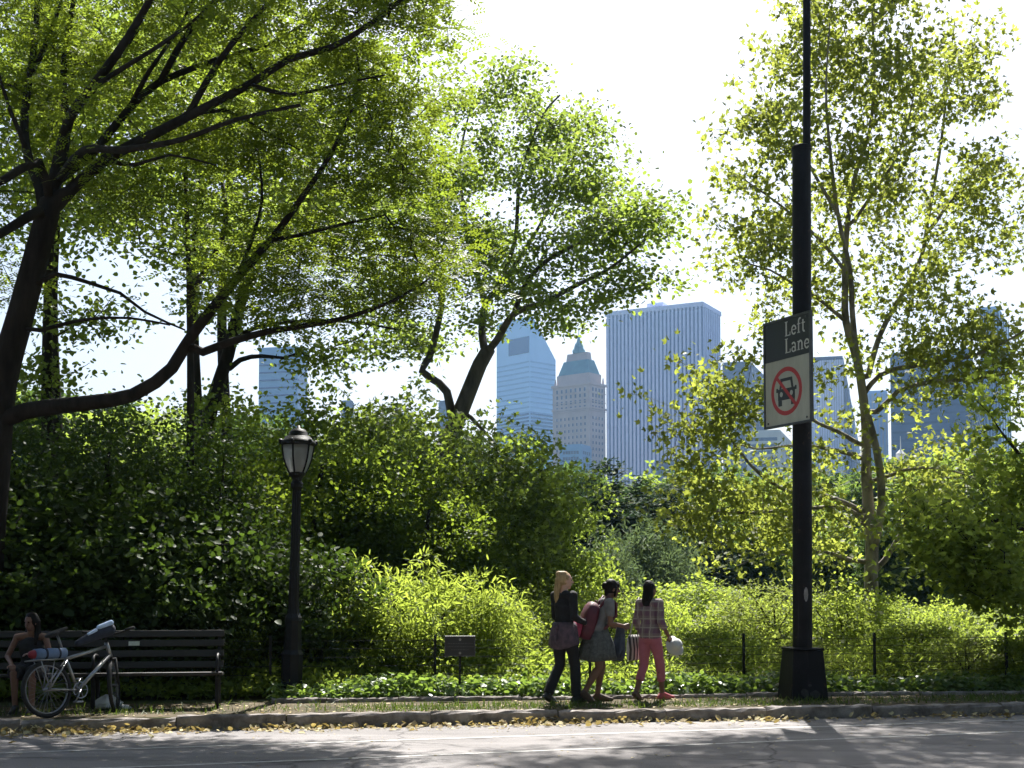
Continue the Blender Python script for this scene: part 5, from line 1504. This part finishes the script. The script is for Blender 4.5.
jk.location = p2.location; jk.rotation_euler = p2.rotation_euler
tag(jk, 'blue-grey jacket hanging over the forearms of the walker with the backpack', 'jacket')
for a_, t_ in ((aL, tL), (aR, tR)):
    mb = MB(); footm(mb, a_, t_, 1.12); mb.remesh('shoe', M['brown_shoe'], p2, .008, 2)
# backpack (a thing of its own)
bp = thing('backpack', 'crimson and pink backpack on the back of the middle walker', 'backpack', p2.location, 0)
bp.rotation_euler = p2.rotation_euler
tl = V3((0, 0, 1)).rotation_difference(V3((0, .30, .95)).normalized()).to_matrix()
o_ = V3((0, -.115, 1.09))
mb = MB(); sq = lambda c, w, d, z: [o_ + tl @ V3((w * math.copysign(abs(math.cos(a)) ** .55, math.cos(a)), d * math.copysign(abs(math.sin(a)) ** .55, math.sin(a)), z)) for a in [2 * math.pi * j / 28 for j in range(28)]]
mb.loft([sq(0, .10, .05, -.27), sq(0, .145, .085, -.255), sq(0, .16, .10, -.15), sq(0, .16, .10, .05), sq(0, .14, .085, .17), sq(0, .09, .055, .225), sq(0, .04, .03, .24)])
mb.build('main_bag', M['pack_red'], bp, smooth=True)
mb = MB(); o2 = o_; o_ = o_ + tl @ V3((0, -.125, -.15))
mb.loft([sq(0, .08, .03, -.125), sq(0, .125, .052, -.11), sq(0, .13, .060, .0), sq(0, .12, .050, .09), sq(0, .07, .03, .115)])
mb.build('front_pocket', M['pack_pink'], bp, smooth=True); o_ = o2
for s_ in (-1, 1):
    mb = MB(); mb.tube([o_ + tl @ V3((s_ * .08, .08, .19)), (s_ * .10, .125, 1.395), (s_ * .115, .235, 1.30), (s_ * .125, .225, 1.15), (s_ * .15, .10, 1.0), o_ + tl @ V3((s_ * .12, .08, -.2))], [.022] * 6, 8)
    mb.build('strap', M['pack_red'], bp, smooth=True)
mb = MB(); mb.tube([o_ + tl @ V3((-.03, .02, .23)), o_ + tl @ V3((-.02, .03, .27)), o_ + tl @ V3((.02, .03, .27)), o_ + tl @ V3((.03, .02, .23))], .009, 6); mb.build('grab_handle', M['pack_red'], bp, smooth=True)

# ---------- walker 3 : dark bob, plaid shirt, pink trousers
p3 = thing('person', 'dark-haired walker in plaid shirt and cropped pink trousers', 'person', G(650, 700), heading(46), 'three walkers on the strip behind the kerb')
p3.scale = (.935,) * 3
hipL, hipR = (-.085, .0, .90), (.085, .01, .90)
kL, aL, tL = (-.095, -.02, .48), (-.10, -.20, .115), (0, 1, -.55)
kR, aR, tR = (.09, .13, .49), (.09, .17, .085), (.25, 1, .02)
pel, ch, nk = (0, 0, .95), (0, .015, 1.27), (0, .01, 1.445)
hc = (0, .025, 1.585)
mb = MB(); torso(mb, pel, ch, nk, .96)
leg(mb, hipL, kL, aL, tL); leg(mb, hipR, kR, aR, tR)
shL, elL, wrL = (-.18, 0, 1.40), (-.22, -.03, 1.12), (-.20, .06, .90)
shR, elR, wrR = (.18, 0, 1.40), (.225, -.02, 1.12), (.225, .15, .925)
mb.rc((-.06, 0, 1.41), .06, shL, .052); mb.rc((.06, 0, 1.41), .06, shR, .052)
arm(mb, shL, elL, wrL); arm(mb, shR, elR, wrR)
hand(mb, wrL, (0, .15, -1), (1, 0, 0), .8, 1, 1); hand(mb, wrR, (0, .55, -.8), (-1, 0, 0), .9, 1, -1)
rot3, q3 = head(mb, hc, R(-12), 0, nk)
mb.remesh('body', M['skin_tan'], p3, .0065, 4)
mb = MB(); mb.ell(q3(0, -.022, .035), (.088, .098, .105), rot3); mb.loft([[q3(.082 * math.cos(a), -.035 + .078 * math.sin(a), .02) for a in [.3927 * j for j in range(16)]], [q3(.098 * math.cos(a), -.055 + .075 * math.sin(a), -.08) for a in [.3927 * j for j in range(16)]], [q3(.102 * math.cos(a), -.065 + .062 * math.sin(a), -.17) for a in [.3927 * j for j in range(16)]], [q3(.075 * math.cos(a), -.065 + .045 * math.sin(a), -.235) for a in [.3927 * j for j in range(16)]]])
mb.remesh('hair', M['hair_dark'], p3, .008, 3, fold=.02); eyes(p3, q3, M['eye'])
mb = MB(); torso(mb, V3(pel) + V3((0, 0, .0)), ch, (0, 0, 1.44), 1.12)
mb.rc((-.05, -.005, 1.395), .075, shL, .064); mb.rc((.05, -.005, 1.395), .075, shR, .064)
arm(mb, shL, elL, V3(elL).lerp(V3(wrL), .35), (.062, .054, .052)); arm(mb, shR, elR, V3(elR).lerp(V3(wrR), .35), (.062, .054, .052))
mb.remesh('plaid_shirt', M['plaid'], p3, .009, 3, fold=.024)
mb = MB(); cloth_leg(mb, hipL, kL, aL, .55, (.094, .068, .060)); cloth_leg(mb, hipR, kR, aR, .55, (.094, .068, .060)); mb.ell((0, 0, .90), (.158, .120, .11))
mb.remesh('pink_trousers', M['pink'], p3, .009, 3, fold=.016)
for a_, t_ in ((aL, tL), (aR, tR)):
    mb = MB(); footm(mb, a_, t_, 1.10); mb.remesh('shoe', M['pink_shoe'] if a_ is aR else M['brown_shoe'], p3, .008, 2)
# white sun hat in her right hand
hatt = bpy.data.objects.new('white_hat', None)
C.objects.link(hatt); hatt.location = p3.location; hatt.rotation_euler = p3.rotation_euler; hatt.scale = p3.scale
tag(hatt, 'floppy white hat dangling from the hand of the walker in pink', 'hat')
hr = Matrix.Rotation(R(66), 3, 'Y') @ Matrix.Rotation(R(12), 3, 'X')
hcn = V3((.245, .26, .775))
mb = MB(); rings = []
for r_, z_ in ((.15, .0), (.148, .012), (.095, .022), (.088, .06), (.075, .10), (.03, .115)):
    rings.append([hcn + hr @ V3((r_ * math.cos(a) * (1 + .05 * math.sin(3 * a)), r_ * math.sin(a), z_ + (.02 * math.sin(2 * a + .5) if r_ > .12 else 0))) for a in [2 * math.pi * j / 28 for j in range(28)]])
mb.loft(rings); mb.build('brim_and_crown', M['white_cotton'], hatt, smooth=True)
tote = bpy.data.objects.new('striped_bag', None)
C.objects.link(tote); tote.location = p3.location; tote.rotation_euler = p3.rotation_euler; tote.scale = p3.scale
tag(tote, 'black and white striped cloth bag at the left side of the walker in pink', 'bag')
mb = MB(); rings = []
for z_, w_, d_ in ((.56, .12, .035), (.575, .155, .055), (.72, .165, .065), (.88, .15, .045), (.93, .12, .02)):
    rings.append([V3((-.30 + d_ * math.cos(a), .02 + (w_ + .006 * math.sin(6 * a)) * math.sin(a), z_)) for a in [2 * math.pi * j / 26 for j in range(26)]])
mb.loft(rings)
ob = mb.build('bag_body', M['stripe'], tote, smooth=True); ob.rotation_euler = (0, 0, 0)
mb = MB(); mb.tube([(-.30, -.08, .92), (-.25, -.06, 1.15), (-.19, 0, 1.475), (-.25, .08, 1.15), (-.30, .10, .92)], .011, 6); mb.build('handle', M['stripe'], tote, smooth=True)
# ================================================================== SEATED PEOPLE, BICYCLE, BAGS
M['dark_vest'] = pbr('dark_vest', (0.016, 0.015, 0.017), (0.010, 0.009, 0.011), 12, .85)
M['navy'] = pbr('navy_cloth', (0.022, 0.028, 0.05), (0.014, 0.018, 0.032), 12, .85)
M['alloy'] = pbr('silver_bike_paint', (0.36, 0.365, 0.37), (0.24, 0.245, 0.25), 8, .3, metal=.8)
M['rubber'] = pbr('tyre_rubber', (0.02, 0.02, 0.02), (0.012, 0.012, 0.012), 30, .85)
M['chrome'] = pbr('bike_steel', (0.24, 0.24, 0.245), (0.15, 0.15, 0.155), 10, .3, metal=.9)
M['blue_mat'] = pbr('light_blue_foam', (0.12, 0.18, 0.30), (0.08, 0.13, 0.24), 7, .7, .3, 40)
M['red_cloth'] = pbr('red_cloth', (0.25, 0.018, 0.03), (0.18, 0.012, 0.024), 7, .7)
M['plastic'] = pbr('white_plastic_bag', (0.72, 0.72, 0.72), (0.6, 0.6, 0.61), 6, .5, .8, 14)
M['cap_blue'] = pbr('pale_blue_cloth', (0.45, 0.58, 0.78), (0.35, 0.47, 0.66), 7, .7)

def seated(label, s_, n_, rot_deg, hair, topm, skirt, yaw, lean, arms, skin, sleeves=None):
    p = thing('person', label, 'person', K(s_, n_, VZ), KROT + R(180 + rot_deg))
    # local: forward +y towards the road
    hz = .52
    hips = [(-.09, 0, hz), (.09, 0, hz)]; kn = [(-.11, .43, .53), (.12, .42, .52)]; an = [(-.12, .46, .09), (.10, .40, .09)]
    pel, ch, nk = (0, -.02, hz + .02), (0, lean, hz + .32), (0, lean * 1.4, hz + .50)
    hc = (0, lean * 1.7 + .02, hz + .645)
    mb = MB(); torso(mb, pel, ch, nk, .95)
    for h_, k_, a_ in zip(hips, kn, an): leg(mb, h_, k_, a_, (0, 1, 0), .08)
    sh = [(-.18, lean * 1.25, hz + .45), (.18, lean * 1.25, hz + .45)]
    for s1, (e, w, hd) in zip(sh, arms):
        mb.rc((s1[0] * .35, s1[1], s1[2] + .015), .055, s1, .05); arm(mb, s1, e, w); hand(mb, w, hd, (0, 0, -1) if abs(hd[2]) < .7 else (0, -1, 0), .7, 1, 1 if s1[0] < 0 else -1)
    rt, q = head(mb, hc, yaw, R(-6), nk)
    mb.remesh('body', skin, p, .0065, 4)
    eyes(p, q, M['eye'])
    mb = MB(); mb.ell(q(0, -.025, .032), (.088, .096, .104), rt); mb.rc(q(-.05, -.05, .0), .055, q(-.07, -.06, -.15), .035); mb.rc(q(.05, -.05, .0), .055, q(.07, -.06, -.15), .035); mb.rc(q(0, -.07, .0), .06, q(0, -.08, -.15), .04); mb.rc(q(-.07, -.03, -.1), .035, q(-.085, .03, -.27), .026); mb.rc(q(.07, -.03, -.1), .035, q(.085, .03, -.27), .026)
    mb.remesh('hair', hair, p, .009, 3, fold=.02)
    mb = MB(); torso(mb, pel, ch, V3(nk) - V3((0, 0, .05)), 1.08); mb.remesh('vest', topm, p, .009, 3, fold=.018)
    mb = MB()
    for h_, k_ in zip(hips, kn): mb.tube([V3(h_) + V3((0, -.03, 0)), V3(h_).lerp(V3(k_), .6), V3(k_) + V3((0, .02, .0))], [.115, .10, .085], 14)
    mb.ell((0, -.02, hz + .02), (.175, .13, .12)); mb.remesh('skirt', skirt, p, .010, 3, fold=.02)
    if sleeves:
        mb = MB()
        for s1, (e, w, hd) in zip(sh, arms):
            mb.rc((s1[0] * .35, s1[1], s1[2] + .01), .068, s1, .062); arm(mb, s1, e, V3(e).lerp(V3(w), .9), (.060, .050, .040))
        mb.remesh('sleeves', sleeves, p, .009, 3, fold=.018)
    for a_ in an:
        mb = MB(); footm(mb, a_, (0, 1, 0), 1.12); mb.remesh('shoe', M['black_shoe'], p, .008, 2)
    return p
ws, _ = kcoord(K(0, 0)); ps = kcoord(at(31, 700, 16.0))[0]
sw = seated('seated woman with bare arms and black sleeveless top at the left end of the bench', ps, 1.22, -4, M['hair_dark'], M['dark_vest'], M['dark_vest'], R(-25), .05,
       [((-.27, .16, .73), (-.10, .33, .74), (.7, .5, .3)), ((.29, .10, .72), (.16, .36, .62), (-.3, .9, -.1))], M['skin_tan'])

sw.scale = (.93,) * 3
# ---- bicycle, local x forward
rear = K(*[kcoord(ground(51, 716.5, VZ))[0], .26], VZ)
front = K(*[kcoord(ground(122, 709, VZ))[0], .93], VZ)
dirv = (front - rear); WB = 1.04
byaw = math.atan2(dirv.y, dirv.x)
bike = thing('bicycle', 'silver mountain bicycle leaning against the bench in front of the seated people', 'bicycle', rear, byaw)
bike.rotation_euler = (R(-7), 0, byaw)
RW = .33
BB = V3((.42, 0, .295)); RA = V3((0, 0, RW)); ST = V3((.27, 0, .70)); HT = V3((.86, 0, .83)); HB = V3((.90, 0, .70)); FA = V3((WB, 0, RW))
mb = MB()
mb.tube([BB, HB - V3((.0, 0, .0))], .024, 12); mb.tube([ST - V3((0, 0, .03)), HT - V3((.01, 0, .03))], .021, 12); mb.tube([BB, ST + V3((-.02, 0, .06))], .019, 12)
for s_ in (-.035, .035):
    mb.tube([RA + V3((0, s_ * 1.7, 0)), BB + V3((-.03, s_, 0))], .011, 8); mb.tube([RA + V3((0, s_ * 1.7, 0)), ST + V3((0.01, s_ * .6, -.05))], .010, 8)
mb.tube([HB + V3((.012, 0, -.03)), HT + V3((-.008, 0, .02))], .026, 12); mb.tube([BB + V3((0, -.04, 0)), BB + V3((0, .04, 0))], .026, 12)
mb.build('frame', M['alloy'], bike, smooth=True)
def wheel(name, c, yaw, par):
    w = MB(); n_ = 40
    rotz = Matrix.Rotation(yaw, 3, 'Z')
    def tor(mb_, R_, r_, m_=8):
        rg = []
        for i in range(n_):
            a = 2 * math.pi * i / n_
            rg.append([V3(c) + rotz @ V3(((R_ + r_ * math.cos(b)) * math.cos(a), r_ * math.sin(b), (R_ + r_ * math.cos(b)) * math.sin(a))) for b in [2 * math.pi * j / m_ for j in range(m_)]])
        vs = [p for r in rg for p in r]
        mb_.add(vs, [(i * m_ + j, i * m_ + (j + 1) % m_, ((i + 1) % n_) * m_ + (j + 1) % m_, ((i + 1) % n_) * m_ + j) for i in range(n_) for j in range(m_)])
    t = MB(); tor(t, RW - .024, .025); wo = t.build('wheel', M['rubber'], par, smooth=True)
    t = MB(); tor(t, RW - .053, .011, 6); t.build('rim', M['chrome'], wo, smooth=True)
    t = MB()
    for k in range(28):
        a = 2 * math.pi * k / 28; sy = .028 * (1 if k % 2 else -1)
        t.tube([V3(c) + rotz @ V3((.02 * math.cos(a + .9), sy, .02 * math.sin(a + .9))), V3(c) + rotz @ V3(((RW - .055) * math.cos(a), 0, (RW - .055) * math.sin(a)))], .0013, 4)
    t.tube([V3(c) + rotz @ V3((0, -.05, 0)), V3(c) + rotz @ V3((0, .05, 0))], .018, 10)
    t.build('spokes', M['chrome'], wo)
wheel('wheel', RA, 0, bike)
SY = R(44)
sr = Matrix.Rotation(SY, 3, 'Z')
piv = HB
def steer(p): return piv + sr @ (V3(p) - piv)
wc = steer(FA)
wheel('wheel', wc, SY, bike)
mb = MB()
for s_ in (-.055, .055):
    mb.tube([steer(FA + V3((0, s_, 0))), steer(HB + V3((.03, s_, -.06)))], [.013, .017], 8)
mb.tube([steer(HB + V3((.03, -.065, -.06))), steer(HB + V3((.03, .065, -.06)))], .018, 8); mb.tube([HB + V3((.02, 0, -.06)), HB], .018, 8)
mb.build('fork', M['rubber'], bike, smooth=True)
mb = MB(); mb.tube([HT, HT + V3((-.012, 0, .08)), steer(HT + V3((.06, 0, .12)))], .016, 8)
mb.tube([steer(HT + V3((.02, .30, .17))), steer(HT + V3((.06, .10, .12))), steer(HT + V3((.06, -.10, .12))), steer(HT + V3((.02, -.30, .17)))], .013, 8)
hb_ = mb.build('handlebar', M['rubber'], bike, smooth=True)
for s_ in (-1, 1):
    mb = MB(); mb.tube([steer(HT + V3((.03, s_ * .20, .15))), steer(HT + V3((.02, s_ * .31, .172)))], .018, 10); mb.tube([steer(HT + V3((.07, s_ * .18, .15))), steer(HT + V3((.10, s_ * .27, .14)))], .006, 6); mb.build('grip', M['rubber'], hb_, smooth=True)
mb = MB(); mb.tube([ST + V3((-.02, 0, .05)), ST + V3((-.09, 0, .26))], .015, 8); mb.build('seat_post', M['chrome'], bike, smooth=True)
sp_ = ST + V3((-.09, 0, .28)); srot = Matrix.Rotation(R(-18), 3, 'Y')
mb = MB(); mb.ell(sp_ + srot @ V3((-.07, 0, .01)), (.095, .075, .032), srot); mb.rc(sp_ + srot @ V3((-.04, 0, .012)), .036, sp_ + srot @ V3((.14, 0, .012)), .020); mb.remesh('saddle', M['rubber'], bike, .008, 3)
mb = MB(); nt_ = 40
cr = []
for rr_, yy in ((.098, -.052), (.098, -.048), (.088, -.048), (.088, -.052)):
    cr.append([BB + V3(((rr_ + (.004 if (j % 2 and rr_ > .09) else 0)) * math.cos(2 * math.pi * j / nt_), yy, (rr_ + (.004 if (j % 2 and rr_ > .09) else 0)) * math.sin(2 * math.pi * j / nt_))) for j in range(nt_)])
vs = [p for r in cr for p in r]; mb.add(vs, [(i * nt_ + j, i * nt_ + (j + 1) % nt_, ((i + 1) % 4) * nt_ + (j + 1) % nt_, ((i + 1) % 4) * nt_ + j) for i in range(4) for j in range(nt_)])
for k in range(5):
    a = 2 * math.pi * k / 5; mb.beam(BB + V3((0, -.05, 0)), BB + V3((.09 * math.cos(a), -.05, .09 * math.sin(a))), .005, .016, up=V3((0, 1, 0)))
mb.build('chainring', M['chrome'], bike)
for s_, a in ((-1, R(235)), (1, R(55))):
    e = BB + V3((.17 * math.cos(a), s_ * .075, .17 * math.sin(a)))
    mb = MB(); mb.tube([BB + V3((0, s_ * .06, 0)), e], [.014, .010], 8); cobj = mb.build('crank', M['chrome'], bike, smooth=True)
    mb = MB(); mb.box(e + V3((0, s_ * .055, 0)), (.09, .085, .022)); mb.build('pedal', M['chrome'], cobj, bevel=.004)
mb = MB()
for zz in (.02, -.06): mb.tube([RA + V3((0, -.05, zz + .06 if zz > 0 else .03)), BB + V3((0, -.05, .085 if zz > 0 else -.085))], .005, 5)
mb.build('chain', M['rubber'], bike)
mb = MB()
for s_ in (-.07, .07):
    mb.tube([RA + V3((0, s_, 0)), V3((-.10, s_, .67))], .006, 6); mb.tube([RA + V3((0, s_, 0)), V3((.08, s_, .67))], .006, 6); mb.tube([V3((-.22, s_, .67)), V3((.20, s_, .67))], .007, 6)
for x_ in (-.22, -.08, .06, .2): mb.tube([V3((x_, -.07, .67)), V3((x_, .07, .67))], .006, 6)
mb.build('rear_rack', M['alloy'], bike, smooth=True)
BM = bike.matrix_basis.copy()
def on_bike(name, label, cat):
    o = thing(name, label, cat, rear); o.rotation_euler = bike.rotation_euler; return o
rm = on_bike('rolled_mat', 'light blue rolled mat strapped across the rack of the silver bicycle', 'mat')
mb = MB(); rings = []
for x_, r_ in ((-.14, .045), (-.135, .062), (-.05, .066), (-.02, .060), (.02, .060), (.05, .066), (.27, .062), (.275, .045)):
    rings.append([V3((x_, r_ * math.cos(a) * 1.0, .742 + r_ * math.sin(a))) for a in [2 * math.pi * j / 24 for j in range(24)]])
mb.loft(rings); mb.build('roll', M['blue_mat'], rm, smooth=True)
mb = MB(); mb.rc((-.17, 0, .742), .045, (-.14, 0, .742), .055); mb.build('red_end', M['red_cloth'], rm, smooth=True)
for x_ in (0, .17):
    mb = MB(); rg = [[V3((x_ + dx, (rr_) * math.cos(a), .742 + rr_ * math.sin(a))) for a in [2 * math.pi * j / 24 for j in range(24)]] for dx, rr_ in ((-.012, .067), (.012, .067))]; mb.loft(rg); mb.build('strap', M['navy'], rm)
hb = on_bike('handlebar_bag', 'dark bag bundled on the bicycle handlebar with pale blue cloth on top', 'bag')
mb = MB(); mb.rc(HT + V3((-.22, -.02, .10)), .07, HT + V3((.02, -.03, .17)), .085); mb.rc(HT + V3((-.42, -.02, .02)), .04, HT + V3((-.2, -.02, .10)), .07); mb.remesh('bundle', M['navy'], hb, .01, 3)
mb = MB(); mb.rc(HT + V3((-.14, -.06, .20)), .030, HT + V3((.02, -.08, .25)), .036); mb.rc(HT + V3((-.30, -.07, .12)), .018, HT + V3((-.2, -.08, .165)), .022); mb.remesh('pale_cloth', M['cap_blue'], hb, .008, 2)
# white plastic bag on the ground
wb = ground(109, 709, VZ)
wbg = thing('plastic_bag', 'crumpled white plastic bag lying on the ground beside the front wheel', 'bag', wb)
mb = MB(); rr_ = random.Random(8)
rings = []
for z_, w_ in ((.0, .10), (.02, .16), (.07, .165), (.12, .12), (.155, .06), (.17, .02)):
    rings.append([V3((w_ * (1 + .18 * math.sin(5 * a + z_ * 30) + rr_.uniform(-.1, .1)) * math.cos(a) - .02, .8 * w_ * (1 + .18 * math.sin(4 * a + 1) + rr_.uniform(-.1, .1)) * math.sin(a), z_ + rr_.uniform(0, .015))) for a in [2 * math.pi * j / 18 for j in range(18)]])
mb.loft(rings); mb.build('bag_film', M['plastic'], wbg)
mb = MB(); mb.rc((.13, -.02, .02), .03, (.27, .02, .015), .012); mb.rc((.12, .04, .03), .03, (.22, .06, .03), .014); mb.build('bag_handle', M['plastic'], wbg, smooth=True)

# ================================================================== TREES ON THE NEAR SIDE OF THE ROAD (unseen, behind the photographer, added to cut sky light)
near = shrub_proto('sky_blocking_tree', '', 'tree', 13, 6.2, 1, 330, 'tuft', .42, 60, .62, M['elm'], M['bark_d'], 81, .62, .14, up=.45)
for i, (x, y, h) in enumerate([(-13, -3, 14), (-3, -8, 16), (6, -8, 14.5), (15, -4, 14), (-23, -2, 14), (25, 0, 14), (1, -20, 17), (-14, -18, 16), (16, -17, 16)]):
    k = h / near['h0']
    lab = 'unseen leafy tree behind the photographer, added to block sky light'
    if i == 0:
        near.location = (x, y, VZ); near.scale = (k,) * 3; near['label'] = lab; near['group'] = 'unseen sky-blocking trees added on the near side of the road'
    else:
        dup(near, (x, y, VZ), i * 1.3, k, lab, 'unseen sky-blocking trees added on the near side of the road')
# ================================================================== HAZE
def haze():
    m, nt, out = new_mat('haze')
    v = nt.nodes.new('ShaderNodeVolumePrincipled')
    v.inputs['Color'].default_value = (0.36, 0.62, 1.0, 1)
    v.inputs['Density'].default_value = 0.00012
    v.inputs['Anisotropy'].default_value = 0.3
    nt.links.new(v.outputs[0], out.inputs['Volume'])
    mb = MB(); mb.box((0, 0, 150 - .93), (3000, 3000, 300 + 1.86 - .0))
    o = mb.build('haze', m); o.location = (0, 0, 0)
    tag(o, kind='stuff')
haze()
